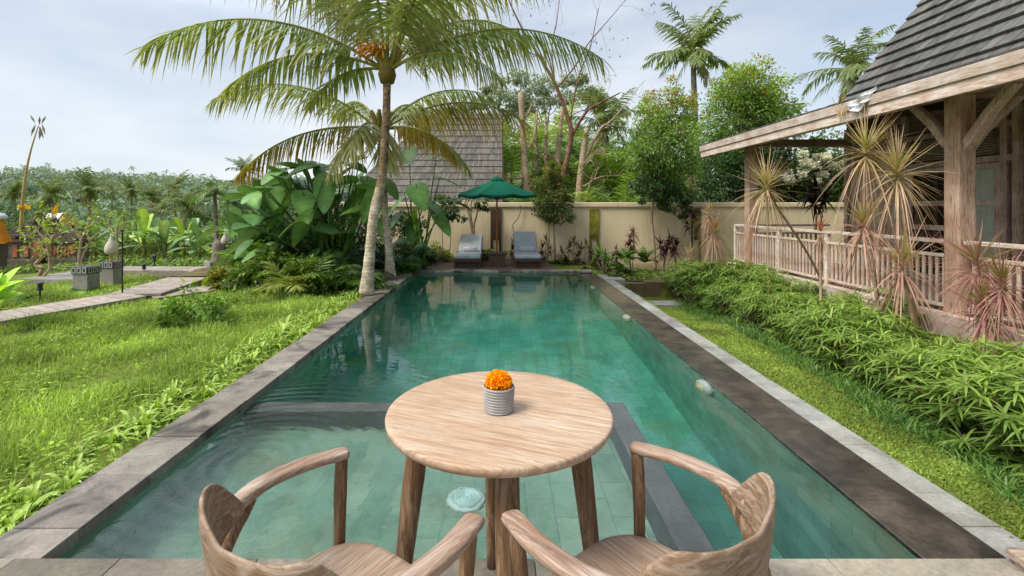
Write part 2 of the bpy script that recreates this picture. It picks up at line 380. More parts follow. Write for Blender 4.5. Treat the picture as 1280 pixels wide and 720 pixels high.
# ground: one sheet out to the horizon, open where the pool is sunk
gxs = np.concatenate([-np.geomspace(900, 14, 40), np.arange(-13, -2.6, .33), [-2.45,-2.2,-2.0], np.arange(-1.5, 1.9, .5), [2.0,2.2,2.31,2.4,2.5], np.arange(2.7, 9, .3), np.geomspace(9.5, 900, 34)])
gys = np.concatenate([[-400,-150,-60,-25,-10,-5,-2,0,1,1.95], np.arange(2.3, 10.4, .33), [10.45], np.arange(10.8, 20, .4), np.geomspace(20.5, 1200, 60)])
GX, GY = np.meshgrid(gxs, gys); GZ = gz(GX, GY)
nx = len(gxs); q = []
for j in range(len(gys)-1):
    for i in range(nx-1):
        cx = (gxs[i]+gxs[i+1])/2; cy = (gys[j]+gys[j+1])/2
        if -2.0 < cx < 2.0 and 1.95 < cy < 10.45: continue
        a = j*nx+i; q.append((a, a+1, a+nx+1, a+nx))
mb = MB().add(np.stack([GX, GY, GZ], -1).reshape(-1, 3), q)
struct(mb.build('ground', M['ground'], smooth=True))

# ---- pool
XL, XR, Y0, Y1, WZ = -1.846, 1.764, 1.918, 10.5, -.057
def uvbox(o):
    me = o.data; uv = me.uv_layers.new(name='UVMap')
    for p in me.polygons:
        n = p.normal; a = max(range(3), key=lambda k: abs(n[k]))
        for li in p.loop_indices:
            v = me.vertices[me.loops[li].vertex_index].co
            uv.data[li].uv = ((v.y, v.z) if a == 0 else (v.x, v.z) if a == 1 else (v.y, v.x))
    return o
mb = MB(); DZ = -1.45; KZ = -.42
mb.box(XL-.2, XL, Y0-.2, Y1+.2, -1.7, -.05, (.95,.97,.95)); mb.box(XR, XR+.3, Y0-.2, Y1+.2, -1.7, -.075)
mb.box(XL+.001, XR-.001, Y1, Y1+.25, -1.7, -.03); mb.box(XL+.001, XR-.001, Y0-.25, Y0-.004, -1.7, -.045)
mb.box(XL+.001, XR-.001, Y0, Y1-.001, -1.7, DZ, (.92,.95,.94))
mb.box(XL+.002, .78, Y0+.001, 3.48, DZ+.002, KZ, (1.06,.87,.84))
struct(uvbox(mb.build('pool_basin', M['tile'])))
mb = MB(); mb.box(XL+.003, .94, 3.48, 3.64, DZ+.001, -.115); mb.box(.78, .939, Y0+.002, 3.48, DZ+.001, -.117)
struct(mb.build('pool_step', M['darkband'], bevel=.006))
mb = MB(); mb.box(XL-.01, XR+.01, Y0-.012, Y1+.01, DZ-.02, WZ)
w = struct(mb.build('water', M['water'], smooth=False))

# ---- stone edgings, laid stone by stone
def tone(lo=.75, hi=1.15): v = rng.uniform(lo, hi); return (v, v*rng.uniform(.97,1.02), v*rng.uniform(.93,1.03))
mb = MB(); y = 1.0
while y < Y1+.05:
    L = rng.choice([.28,.3,.42,.5,.55]); t = tone(.8,1.2) if rng.random() > .36 else tone(.42,.65)
    mb.box(-2.13, XL+.012, y+.002, min(y+L, Y1+.3)-.002, -.065, rng.uniform(-.004,.001), t); y += L
struct(mb.build('pool_coping', M['coping'], bevel=.004))
mb = MB(); x = XL-.0
while x < 2.02:
    L = rng.choice([.3,.42,.5,.55]); t = tone(1.25,1.5) if rng.random() > .4 else tone(.6,.8)
    mb.box(x+.014, min(x+L, 2.05)+.010, Y1-.012, Y1+.26, -.045, .0+rng.uniform(0,.004), t); x += L
struct(mb.build('pool_coping', M['coping'], bevel=.004))
mb = MB(); y = Y0+.004
while y < Y1:
    L = .46; mb.box(XR-.01, 2.10, y+.001, min(y+L, Y1+.02)-.001, -.09, -.050, tone(.92,1.08)); y += L
struct(mb.build('overflow_edge', M['wet'], bevel=.003))
mb = MB(); y = 1.2
while y < 10.2:
    L = rng.choice([.26,.3,.34,.5]); mb.box(2.106, 2.30, y+.002, y+L-.002, -.5, -.062+rng.uniform(-.003,.003), tone(.72,1.08)); y += L
struct(mb.build('garden_kerb', M['kerb'], bevel=.004))
# deck the table stands on
mb = MB(); mb.box(-6, 6, -5, Y0-.005, -.3, -.012, (.5,.5,.5))
rows = [Y0-.002]; 
while rows[-1] > -4: rows.append(rows[-1]-rng.choice([.3,.42,.5]))
for a, b in zip(rows, rows[1:]):
    x = -5+rng.random()*.3
    while x < 5:
        L = rng.choice([.3,.42,.55,.62]); t = tone(.85,1.12) if rng.random() > (.35 if x < -1 else .12) else tone(.42,.62)
        mb.box(x+.0015, x+L-.0015, b+.0015, a-.0015, -.06, rng.uniform(-.002,.001), t); x += L
struct(mb.build('terrace', M['stone'], bevel=.003))

# ---- sun deck at the far end, bed and low mossy wall
def gpl(x0, x1, y0, y1, z): return MB().box(x0, x1, y0, y1, z-.3, z)
mb = MB(); y = Y1+.265
while y < 13.0: mb.box(-1.70, 1.25, y, y+.138, -.1, .002, tone(.8,1.15)); y += .14
struct(mb.build('sun_deck', M['deckwood'], bevel=.003))
xs = np.linspace(1.3, 5.2, 30); ys = np.linspace(9.95, 13.2, 24); BX, BY = np.meshgrid(xs, ys)
BZ = -.14-.23*(BY-9.95)/3.25+.03*vn(BX, BY, 5.); i = np.arange(23)[:,None]*30+np.arange(29)[None]
struct(MB().add(np.stack([BX,BY,BZ],-1).reshape(-1,3), np.stack([i,i+1,i+31,i+30],-1).reshape(-1,4)).build('soil_bed', M['soil'], smooth=True))
xs = np.linspace(-7, -1.72, 30); BX, BY = np.meshgrid(xs, np.linspace(10.0, 13.2, 24)); BZ = -.03+.04*vn(BX, BY, 4.)
struct(MB().add(np.stack([BX,BY,BZ],-1).reshape(-1,3), np.stack([i,i+1,i+31,i+30],-1).reshape(-1,4)).build('soil_bed', M['soil'], smooth=True))
mb = MB(); x = 2.56
while x < 5.0: mb.box(x+.002, x+.418, 9.80, 9.98, -.75, -.13+rng.uniform(-.02,.02), tone(.8,1.2)); x += .42
tag(mb.build('retaining_wall', M['moss'], bevel=.015), 'low dark mossy stone wall edging the planting bed right of the pool', 'low wall')
tag(MB().box(2.11, 2.53, 9.62, 9.95, -.8, -.045, (1,1,1)).build('stone_block', M['concrete'], bevel=.012), 'grey square stone block at the far right pool corner', 'stone block')
struct(MB().box(2.31, 4.2, 8.85, 9.25, -.6, -.40, (.95,.95,.95)).build('path', M['kerb'], bevel=.005))

# ---- garden wall
WY = 13.2
wall = thing('garden_wall', 'long cream plastered garden wall with a rounded cap behind the loungers', 'wall', (0, WY, 0))
mb = MB(); mb.box(-4.6, 12, .012, .2, -1.2, 1.40); mb.build('wall_body', M['plaster'], wall)
mb = MB(); mb.box(-4.6, 12, -.035, .25, 1.40, 1.53); mb.build('wall_cap', M['plaster'], wall, bevel=.02)
mb = MB(); mb.box(-4.6, 12, -.006, .19, -1.2, -.12, (.8,.8,.8)); mb.build('plinth', M['plaster'], wall, bevel=.01)
for x0, x1, mt, lab in ((-.24,.06,'dark_wood','dark framed slot in the wall behind the parasol'),(2.48,2.75,'mossgreen','mossy green stone slot insert'),(5.28,5.55,'moss','dark mossy stone slot insert')):
    mb = MB(); top = 1.37; w = x1-x0
    mb.box(x0, x1, -.03, .1, .62, top); mb.box(x0, x1, -.028, .1, .50, .61, (.8,.8,.8))
    mb.box(x0, x0+w*.24, -.03, .1, -.25, .5, (.7,.7,.7)); mb.box(x1-w*.24, x1, -.03, .1, -.25, .5, (.7,.7,.7)); mb.box(x0+w*.2, x1-w*.2, -.02, .1, -.25, -.1)
    o = mb.build('stone_insert', M[mt], wall, bevel=.008); o['label'] = lab

# ---- pavilion behind the wall : steep shingled roof
def shingle_roof(mb, bl, br, tl, tr, rows, wid, thick, lap=.02, jit=.5):
    bl, br, tl, tr = [np.array(v, float) for v in (bl, br, tl, tr)]
    nrm = np.cross(br-bl, tl-bl); nrm /= np.linalg.norm(nrm)
    for r in range(rows):
        a0 = r/rows; a1 = (r+1.12)/rows
        L0 = bl+(tl-bl)*a0; R0 = br+(tr-br)*a0; L1 = bl+(tl-bl)*min(a1,1); R1 = br+(tr-br)*min(a1,1)
        n = max(1, int(np.linalg.norm(R0-L0)/wid)); e = np.concatenate([[0], (np.arange(1, n)+rng.uniform(-.25,.25,n-1)*jit)/n, [1]])
        for k in range(n):
            g = .004/max(.1, np.linalg.norm(R0-L0)); t = tone(.72,1.25); lift = rng.uniform(0,.006)
            dn = (tl-bl)/np.linalg.norm(tl-bl)*rng.uniform(-.003,.003)
            A = L0+(R0-L0)*(e[k]+g)+dn; B = L0+(R0-L0)*(e[k+1]-g)+dn; C = L1+(R1-L1)*(e[k+1]-g); D = L1+(R1-L1)*(e[k]+g)
            up = nrm*(thick+lift); o = nrm*.002
            V = [A+o, B+o, C-nrm*.0, D-nrm*.0, A+up, B+up, C+nrm*.006, D+nrm*.006]
            mb.add(V, [(4,5,6,7),(0,1,5,4),(1,2,6,5),(3,0,4,7)], C=t)
pav = thing('garden_pavilion', 'pavilion behind the wall with a steep weathered grey shingle roof', 'pavilion', (0,15.6,0))
mb = MB(); shingle_roof(mb, (-5.4,0,1.45), (.10,0,1.45), (-2.4,1.5,4.75), (.10,1.5,4.75), 15, .085, .03)
mb.add([(-5.4,.03,1.42),(.09,.03,1.42),(.09,1.53,4.72),(-2.4,1.53,4.72),(-5.4,3.03,1.42),(.09,3.03,1.42)], [(0,1,2,3),(4,3,2,5)], [(0,3,4)], C=(.35,.33,.3))
mb.build('roof', M['shingle'], pav)
mb = MB(); mb.bar((.12,-.02,1.40),(.12,1.52,4.78),.05,.12,(.8,.8,.8)); mb.bar((-5.4,.02,1.38),(.10,.02,1.38),.05,.10); mb.bar((.12,3.0,1.40),(.12,1.52,4.78),.05,.12); mb.build('barge_board', M['dark_wood'], pav)
mb = MB(); mb.box(-5.0, -.05, .5, 2.6, -.5, 1.5); mb.build('wall', M['plaster'], pav)
mb = MB(); mb.box(-3.0,-2.6,.46,.52,.2,1.2,(.8,.6,.5)); mb.build('shutter', M['dark_wood'], pav)

# ================================================================== PLANT GENERATORS
G = lambda *h: [np.array(lin(x)) for x in h]
def crown(mb, c, r, ncl, nlf, ls, C1, C2, Ctip=None, hollow=.45, tipf=0., flat=.75, squash=.3):
    c = np.array(c, float); r = np.array(r, float)
    d = rdir(ncl); rad = rng.uniform(hollow, 1, (ncl,1))**.8
    lump = 1+.22*np.sin(d[:,:1]*5+1)*np.cos(d[:,2:3]*6)+.12*rng.normal(size=(ncl,1))
    cc = c+d*rad*r*lump
    cr = squash*r.mean()*rng.uniform(.6,1.3,(ncl,1))
    k = rng.integers(0, ncl, nlf); off = rdir(nlf)*rng.random((nlf,1))**.45
    p = cc[k]+off*cr[k]*np.array((1,1,flat))
    out = unit((p-c)/r); D = unit(out*.6+off*.7+rdir(nlf)*.8+np.array((0,0,-.15)))
    S = rside(D, .9)
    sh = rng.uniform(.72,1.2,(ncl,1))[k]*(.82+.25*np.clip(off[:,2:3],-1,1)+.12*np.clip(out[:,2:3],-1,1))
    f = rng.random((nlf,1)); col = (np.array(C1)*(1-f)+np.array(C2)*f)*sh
    if Ctip is not None:
        m = (rng.random((nlf,1)) < tipf*np.clip(.2+out[:,2:3],0,1)*(rng.random((ncl,1))>.4)[k]); col = np.where(m, np.array(Ctip)*(.8+.4*f), col)
    L = ls*rng.uniform(.6,1.25,nlf); n0 = len(mb.C)
    mb.ribbons(p, D, S, L, L*.46, .15, 2, oval, C1, C2)
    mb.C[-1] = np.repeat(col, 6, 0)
    return cc
def limbs(mb, base, tips, r0, r1=.008, n=6, wob=.08, C=(1,1,1)):
    base = np.array(base, float)
    for t in tips:
        t = np.array(t, float); m = base+(t-base)*.5+np.array((0,0,.12*np.linalg.norm(t-base)))+rng.normal(size=3)*wob
        p = crom([base, m, t], 6); mb.tube(p, np.linspace(r0, r1, len(p)), n, C)
def fpath(p0, az, el, L, bend, n=22, twist=0.):
    p = [np.array(p0, float)]; ds = L/n
    for i in range(n):
        s = (i+.5)/n; e = el-bend*s**1.25; a = az+twist*s
        p.append(p[-1]+ds*np.array((math.cos(a)*math.cos(e), math.sin(a)*math.cos(e), math.sin(e))))
    return np.array(p)
def frond(mb, p0, az, el, L, bend, nl=64, ll=.8, lw=.038, hang=.5, C1=None, C2=None, Ct=None, twist=0., r0=.022, s0=.16, cr=None, seg=4, vee=.0, jit=.12):
    pth = fpath(p0, az, el, L, bend, 22, twist); m = len(pth)
    mb.tube(pth, np.linspace(r0, r0*.15, m), 6, C=lin('a8a24a') if cr is None else cr)
    T = unit(np.gradient(pth, axis=0)); s = np.linspace(s0, .995, nl); fi = s*(m-1); i0 = np.minimum(fi.astype(int), m-2); w = (fi-i0)[:,None]
    pp = pth[i0]*(1-w)+pth[i0+1]*w; tt = unit(T[i0]*(1-w)+T[i0+1]*w)
    b = np.cross(tt, np.array((0,0,1.))); bad = np.linalg.norm(b, axis=1) < .2; b[bad] = (-math.sin(az), math.cos(az), 0); b = unit(b); up = np.cross(b, tt)
    Ls = ll*np.clip(np.sin(np.pi*(.12+.80*s))**.7, .15, 1)
    for sg in (-1, 1):
        a = (.45+.55*s)[:,None]+rng.normal(size=(nl,1))*jit
        D = b*sg*np.cos(a)+tt*np.sin(a)+up*(vee+rng.normal(size=(nl,1))*jit)+np.array((0,0,-1.))*hang*rng.uniform(.5,1.4,(nl,1))
        D = unit(D); S = unit(np.cross(D, up+.0*D)); S = np.where(np.isfinite(S), S, b)
        mb.ribbons(pp+rng.normal(size=pp.shape)*.004, D, S, Ls*rng.uniform(.85,1.1,nl), lw, rng.uniform(.15,.5,nl)*(.4+hang), seg, blade, C1, C2, Ct)
def strap_clump(mb, n, L, W, up=.9, droop=.55, C1=None, C2=None, Ct=None, spread=.04, seg=5, fold=.25, lv=.35):
    az = rng.random(n)*6.283; e = rng.uniform(.35, 1.35, n)*up
    D = np.stack([np.cos(az)*np.cos(e), np.sin(az)*np.cos(e), np.sin(e)], -1)
    p = np.stack([np.cos(az)*spread*rng.random(n), np.sin(az)*spread*rng.random(n), 0*az], -1)
    S = np.stack([-np.sin(az), np.cos(az), 0*az], -1)
    mb.ribbons(p, D, S, L*rng.uniform(1-lv,1+lv,n), W*rng.uniform(.8,1.2,n), droop*rng.uniform(.5,1.3,n), seg, blade, C1, C2, Ct, fold)
def rosette(mb, c, n, L, W, C1, C2, Ct, e0=-.6, e1=1.5, droop=.12, axis=None, seg=4):
    az = rng.random(n)*6.283; e = np.arcsin(rng.uniform(math.sin(e0), math.sin(min(e1,1.57)), n))
    D = np.stack([np.cos(az)*np.cos(e), np.sin(az)*np.cos(e), np.sin(e)], -1)
    S = rside(D, .3); p = np.array(c)+D*.01+np.stack([0*az,0*az,(e-.3)*.05],-1)
    mb.ribbons(p, D, S, L*rng.uniform(.55,1.12,n), W*rng.uniform(.7,1.2,n), droop*rng.uniform(.2,2.2,n)*np.clip(1.9-1.6*e,.15,3.2), seg, lambda t: np.maximum(.04,(1-t)**.7*(.6+.4*np.minimum(1,t*6))), C1, C2, Ct)
def bigleaf(mb, p, az, pitch, L, W, C1, C2, prof=heart, droop=.25, fold=.18, roll=None):
    """one broad leaf blade starting at p, hanging to pitch (negative = down)"""
    D = np.array([[math.cos(az)*math.cos(pitch), math.sin(az)*math.cos(pitch), math.sin(pitch)]])
    S = np.array([[-math.sin(az), math.cos(az), 0.]]); 
    a = rng.normal()*.3 if roll is None else roll
    u = np.cross(S, D); S = S*math.cos(a)+u*math.sin(a)
    mb.ribbons(np.array([p]), D, S, L, W, droop, 16, prof, C1, C2, None, fold)
    rib = np.where(np.arange(17) % 2 == 0, .86, 1.10)[:,None]*np.ones((1,3)); rib[:,1] = 1.12; mb.C[-1] = mb.C[-1]*rib.reshape(-1,1)

# ================================================================== LAWNS AND LOW GREEN
def grass(name, pts, L, W, C1, C2, droop=.35, lean=.7, seg=2):
    n = len(pts); az = rng.random(n)*6.283; e = rng.uniform(1.57-lean, 1.57, n)
    D = np.stack([np.cos(az)*np.cos(e), np.sin(az)*np.cos(e), np.sin(e)], -1); a2 = rng.random(n)*6.283
    S = np.stack([np.cos(a2), np.sin(a2), 0*a2], -1)
    mb = MB(); mb.ribbons(pts, D, S, L, W, droop, seg, lambda t: np.maximum(.06, 1-t**1.6), C1, C2)
    return mb
def lawn_pts(n, x0, x1, y0, y1, bias=None):
    x = rng.uniform(x0, x1, n); y = y0+(y1-y0)*rng.random(n)**(bias or 1.)
    return x, y
# left lawn
x, y = lawn_pts(190000, -9.5, -2.16, .8, 10.5, 1.5)
keep = (vn(x, y, 2.3)+.45*vn(x*3, y*3, 2.)+rng.normal(size=len(x))*.22 > -.42)
edge = (x > -2.75); keep &= ~(edge & (rng.random(len(x)) < .75))
x, y = x[keep], y[keep]
def near_walk(x, y, w=.5):
    o = np.zeros(len(x), bool)
    for (ax, ay), (bx, by), ww in (((-7.2,6.4),(-6.25,8.2),.50),((-6.25,8.2),(-6.6,11.2),.52),((-6.3,11.25),(-9.7,11.35),.5),((-6.05,8.3),(-5.35,9.3),.45)):
        t = np.clip(((x-ax)*(bx-ax)+(y-ay)*(by-ay))/((bx-ax)**2+(by-ay)**2), 0, 1); o |= np.hypot(x-ax-t*(bx-ax), y-ay-t*(by-ay)) < ww+.08
    return o
k_ = ~near_walk(x, y); x, y = x[k_], y[k_]; z = gz(x, y)-.005
d = np.sqrt(x*x+y*y); k = np.clip(d/4, .7, 2.2)
pat = (.5+.5*vn(x, y, 1.7))[:,None]; tall = .4+1.2*np.clip(.5+.8*vn(x+3, y, 2.6), 0, 1)**1.5
mb = grass('grass', np.stack([x,y,z],-1), rng.uniform(.06,.19,len(x))*tall*k**.3, .0075*k, G('8aa648')[0], G('bdd272')[0])
pc = np.repeat(.40+1.0*pat, 6, 0).reshape(-1,1); mb.C[-1] = mb.C[-1]*pc
x, y = lawn_pts(42000, -9, -2.2, .8, 10, 1.5); keep = vn(x+5, y, 1.9)+rng.normal(size=len(x))*.3 > .0; keep &= ~near_walk(x, y); x, y = x[keep], y[keep]
D = rdir(len(x), .5); D[:,2] = np.abs(D[:,2])*.5; D = unit(D)
mb.ribbons(np.stack([x,y,gz(x,y)+rng.uniform(.01,.07,len(x))],-1), D, rside(D,.4), rng.uniform(.03,.075,len(x)), .024, .2, 2, oval, G('7a9c34')[0], G('a8c44c')[0])
lw = mb.build('grass', M['grass']); tag(lw, None, None, kind='stuff')
lw['label'] = 'bright uneven lawn grass and weeds left of the pool'; lw['category'] = 'grass'
# slope beyond the lawn: rough ground cover
x = rng.uniform(-30, -3, 60000); y = rng.uniform(12.6, 30, 60000); z = gz(x, y)
mb = MB(); D = rdir(len(x), .6); D[:,2] = np.abs(D[:,2]); mb.ribbons(np.stack([x,y,z+rng.uniform(0,.15,len(x))],-1), D, rside(D,.6), rng.uniform(.1,.28,len(x)), .08, .3, 2, oval, G('55702a')[0], G('8aa648')[0])
gc = mb.build('ground_cover', M['leaf']); tag(gc, 'rough green ground cover on the slope beyond the lawn', 'ground cover', kind='stuff')
# right lawn strip
def redge(y): return 2.72+np.clip((y-2.3)/6, 0, 1)*.75+.05*np.sin(y*5)
y = rng.uniform(.8, 9.7, 52000); x = 2.285+(redge(y)-2.285+.15)*rng.random(len(y)); x = np.where(y > 8.2, rng.uniform(2.33, 4.6, len(y)), x)
keep = ~((y > 8.83) & (y < 9.27) & (x < 4.2)); x, y = x[keep], y[keep]
pat = (.75+.35*vn(x, y, 3.))[:,None]
mb = grass('grass', np.stack([x,y,gz(x,y)-.004],-1), rng.uniform(.035,.085,len(x)), .0125, G('7f9a3c')[0], G('b0c25c')[0], .7, 1.2); mb.C[-1] *= np.repeat(pat, 6, 0)
tag(mb.build('grass', M['grass']), 'narrow strip of broad bladed lawn between kerb and hedge', 'grass', kind='stuff')
# low weeds on the planting beds
x = rng.uniform(1.3, 5.0, 9000); y = rng.uniform(9.98, 13.1, 9000); k_ = vn(x, y, 4.)+rng.normal(size=9000)*.4 > .1; x, y = x[k_], y[k_]
D = rdir(len(x), .8); D[:,2] = np.abs(D[:,2]); mb = MB(); mb.ribbons(np.stack([x,y,-.14-.23*(y-9.95)/3.25+rng.uniform(0,.08,len(x))],-1), D, rside(D,.5), rng.uniform(.05,.14,len(x)), .03, .4, 2, oval, G('56722e')[0], G('93aa4a')[0])
tag(mb.build('bed_weeds', M['leaf']), 'low green weeds covering the soil bed along the wall', 'weeds', kind='stuff')
# mondo grass
n = 11000; y = rng.uniform(.9, 9.2, n); x = redge(y)+rng.uniform(-.16,.5,n)**1
mb = grass('mondo_grass', np.stack([x,y,gz(x,y)],-1), rng.uniform(.18,.36,n), .011, G('426a2e')[0], G('7c9e4a')[0], .75, 1.15, 4)
tag(mb.build('mondo_grass', M['leaf']), 'dark arching mondo grass along the foot of the hedge', 'grass', kind='stuff')

# ---- hedge of whorled bamboo-like palms
def hedge_proto(seed):
    t = thing('hedge_plant', 'bushy light green plant with whorls of narrow leaves in the row before the porch', 'hedge plant', group='hedge plants along the porch')
    mb = MB(); st = MB(); n = 135
    for i in range(n):
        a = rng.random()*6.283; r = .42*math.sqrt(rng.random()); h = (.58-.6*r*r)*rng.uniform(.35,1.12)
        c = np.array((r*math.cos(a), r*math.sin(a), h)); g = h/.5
        m = 13; az = np.arange(m)/m*6.283+rng.random(); e = rng.uniform(-.1,.75,m)
        D = np.stack([np.cos(az)*np.cos(e), np.sin(az)*np.cos(e), np.sin(e)], -1)
        D = unit(D+np.array((math.cos(a), math.sin(a), 0))*.45); S = rside(D, .25)
        c1 = np.array(lin('2a4319'))*(1-g)+np.array(lin('66883a'))*g; c2 = np.array(lin('3a5822'))*(1-g)+np.array(lin('98b04e'))*g  # low leaves coloured darker, shade of the hedge gaps painted in
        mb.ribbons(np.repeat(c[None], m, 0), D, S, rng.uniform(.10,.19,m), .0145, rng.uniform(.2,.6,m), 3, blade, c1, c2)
        if i % 4 == 0: st.tube(crom([(c[0]*.4,c[1]*.4,-.06),(c[0]*.8,c[1]*.8,h*.6),c], 4), .004, 5, lin('7d8040'))
    mb.build('foliage', M['leaf'], t); st.build('stem', M['bark_pale'], t); return t
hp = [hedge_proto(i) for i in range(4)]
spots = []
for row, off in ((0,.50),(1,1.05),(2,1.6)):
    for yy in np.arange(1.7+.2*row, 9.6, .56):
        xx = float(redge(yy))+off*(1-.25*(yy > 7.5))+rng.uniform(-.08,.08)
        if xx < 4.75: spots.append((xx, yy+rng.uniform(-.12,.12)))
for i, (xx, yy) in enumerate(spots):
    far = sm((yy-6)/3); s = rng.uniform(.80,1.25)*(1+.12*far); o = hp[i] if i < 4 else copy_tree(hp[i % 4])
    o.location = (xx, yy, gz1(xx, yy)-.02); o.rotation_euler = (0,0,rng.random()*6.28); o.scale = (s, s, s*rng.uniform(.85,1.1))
# fallen brown stalks in the hedge
for k, (a, b) in enumerate((((1118,470,3.7),(1172,505,3.6)), ((1200,520,3.3),(1258,541,3.2)))):
    mb = MB(); p = [P(*a), (P(*a)+P(*b))/2+Vector((0,0,.02)), P(*b)]; mb.tube(crom([tuple(v) for v in p], 5), .013, 6)
    tag(mb.build('dry_stalk', M['bamboo'], smooth=True), ['dry brown stalk leaning in the hedge below the porch post','shorter dry brown stalk low in the hedge near the right edge'][k], 'dry stalk')

# ---- strappy lilies along the left coping
def lily_proto():
    mb = MB(); strap_clump(mb, 26, .36, .036, 1.05, .8, G('789c38')[0], G('aac656')[0], G('bccf70')[0], .05, 5)
    o = mb.build('strap_leaf_lily', M['leaf_gloss']); return tag(o, 'light green clump of strap leaves in the row along the left pool edge', 'lily plant', 'strap leaf lilies along the left pool edge')
lp = [lily_proto() for _ in range(5)]; i = 0
for yy in np.arange(1.55, 9.3, .17):
    for xo in (2.27, 2.47):
        if rng.random() < (.30 if yy < 5 else .15): continue
        xx = -xo-rng.uniform(0,.13)-.1*max(0, math.sin(yy*1.7)); o = lp[i] if i < 5 else copy_tree(lp[i % 5]); i += 1
        o.location = (xx, yy+rng.uniform(-.06,.06), gz1(xx, yy)-.01); o.rotation_euler = (0,0,rng.random()*6.28); s = rng.uniform(.42,.98); o.scale = (s,s,s)

# ================================================================== COCONUT PALMS BY THE POOL
FG = (G('6f8c48')[0], G('a3b56c')[0], G('b8b078')[0])
def trunk(px_pts, r, bulge=1.5):
    p = crom(px_pts, 10); m = len(p); rr = np.linspace(r, r*.72, m); rr[:8] *= np.linspace(bulge, 1, 8); return p, rr*(1+.04*rng.normal(size=m))
def hero_palm(label, pts, r, fronds, dead=0):
    base = pts[0]; t = thing('coconut_palm', label, 'palm tree', tuple(base)); rel = [np.array(p)-np.array(base) for p in pts]
    p, rr = trunk(rel, r); mb = MB(); mb.tube(p, rr, 16); mb.build('trunk', M['palm_bark'], t, smooth=True)
    top = p[-1]; mb = MB()
    for k in range(7):   # swollen yellow-green leaf sheaths
        a = k*.9+.3; q = fpath(top+np.array((0,0,-.05)), a, R(72), .55, R(12), 6); mb.tube(q, np.linspace(.085,.035,len(q)), 8, lin('8f8a3e') if k % 2 else lin('a38d52'))
    mb.tube([top+np.array((0,0,-.12)), top+np.array((0,0,.02)), top+np.array((0,0,.25))], [.11,.15,.09], 10, lin('8a7436')); mb.build('crownshaft', M['leaf_gloss'], t, smooth=True)
    for f in fronds:
        az, el, L, bend = R(f[0]), R(f[1]), f[2], R(f[3]); kw = f[4] if len(f) > 4 else {}
        mb = MB(); o = top+np.array((math.cos(az)*.08, math.sin(az)*.08, kw.get('dz', .12)))
        c = kw.get('c', FG); frond(mb, o, az, el, L, bend, int(24*L), kw.get('ll', .20*L+.05), .034, kw.get('hang', .75), c[0], c[1], c[2], kw.get('tw', 0), .030, .15, None, 5, .1, .13)
        mb.build('frond', M['leaf'], t)
    return t, top
YE = (G('8a8a30')[0], G('b09a35')[0], G('c08a30')[0])
PY = (G('8f9650')[0], G('aead6a')[0], G('b8ae78')[0])
# azimuth 180 is left, 0 right, 270 towards the camera
pA = [P(458,368,7.65), P(462,320,7.65), P(468,265,7.7), P(477,225,7.8), P(481,180,7.85), P(483,140,7.9), P(484,95,7.95)]
hA, topA = hero_palm('tall coconut palm with orange fruit stalk leaning over the left pool edge', pA,   .085, [
    (184,35,4.05,70,{'hang':.8}), (176,62,4.6,72), (168,24,3.2,62), (196,74,4.4,60), (262,76,4.0,55), (285,78,4.2,60,{}), (8,36,3.9,70,{'hang':.85}),
    (345,70,4.4,62), (40,54,3.6,75), (75,68,3.6,66), (140,68,4.0,62), (60,84,3.4,50), (332,16,2.3,66), (150,14,2.0,60), (20,64,4.2,66), (320,64,4.0,75)])
mb = MB()
for k in range(32):
    a = rng.uniform(2.7,5.2); p = fpath(topA+np.array((-.06,-.16,.30)), a, rng.uniform(.2,1.0), rng.uniform(.25,.5), rng.uniform(1.,2.2), 7); mb.tube(p, .011, 5, np.array(lin('d89a2a'))*rng.uniform(.7,1.2))
    for j in range(3): mb.lathe([(0.001,-.016),(.014,-.008),(.014,.008),(.001,.016)], p[rng.integers(3,8)], 6, np.array(lin('e0a83a')))
mb.build('fruit_stalk', M['petal'], hA)
pB = [P(488,348,9.45), P(486,310,9.45), P(482,275,9.5), P(479,235,9.5), P(477,195,9.5), P(476,168,9.55)]
hB, topB = hero_palm('shorter coconut palm with drooping yellowed fronds behind the tall one', pB,   .082, [
    (186,42,3.4,75,{'hang':.7}), (178,6,3.1,55,{'c':(G('6f7c3a')[0],G('95923f')[0],G('b5872c')[0]),'hang':.95,'ll':.62}), (4,34,3.1,72,{'c':(G('6b7a30')[0],G('9a9738')[0],G('c9a52a')[0]),'hang':.9,'ll':.75}),
    (262,10,1.5,80,{'c':PY,'hang':.6,'ll':.7}), (290,-8,1.4,70,{'c':PY,'ll':.6}), (240,-12,1.5,60,{'c':PY,'ll':.6}), (20,52,2.6,75), (75,50,2.4,80), (130,50,2.5,80), (335,4,1.9,60,{'c':YE,'hang':1.1}), (30,8,2.2,70)])
mb = MB()
for k in range(7):
    a = k*.9; c = topB+np.array((.15*math.cos(a), .15*math.sin(a)-.02, -.10+.05*(k % 3))); mb.lathe([(.001,-.085),(.05,-.06),(.072,0),(.055,.055),(.001,.08)], c, 10, np.array(lin('8e8a30'))*rng.uniform(.6,1.2))
mb.build('coconut', M['leaf_gloss'], hB, smooth=True)

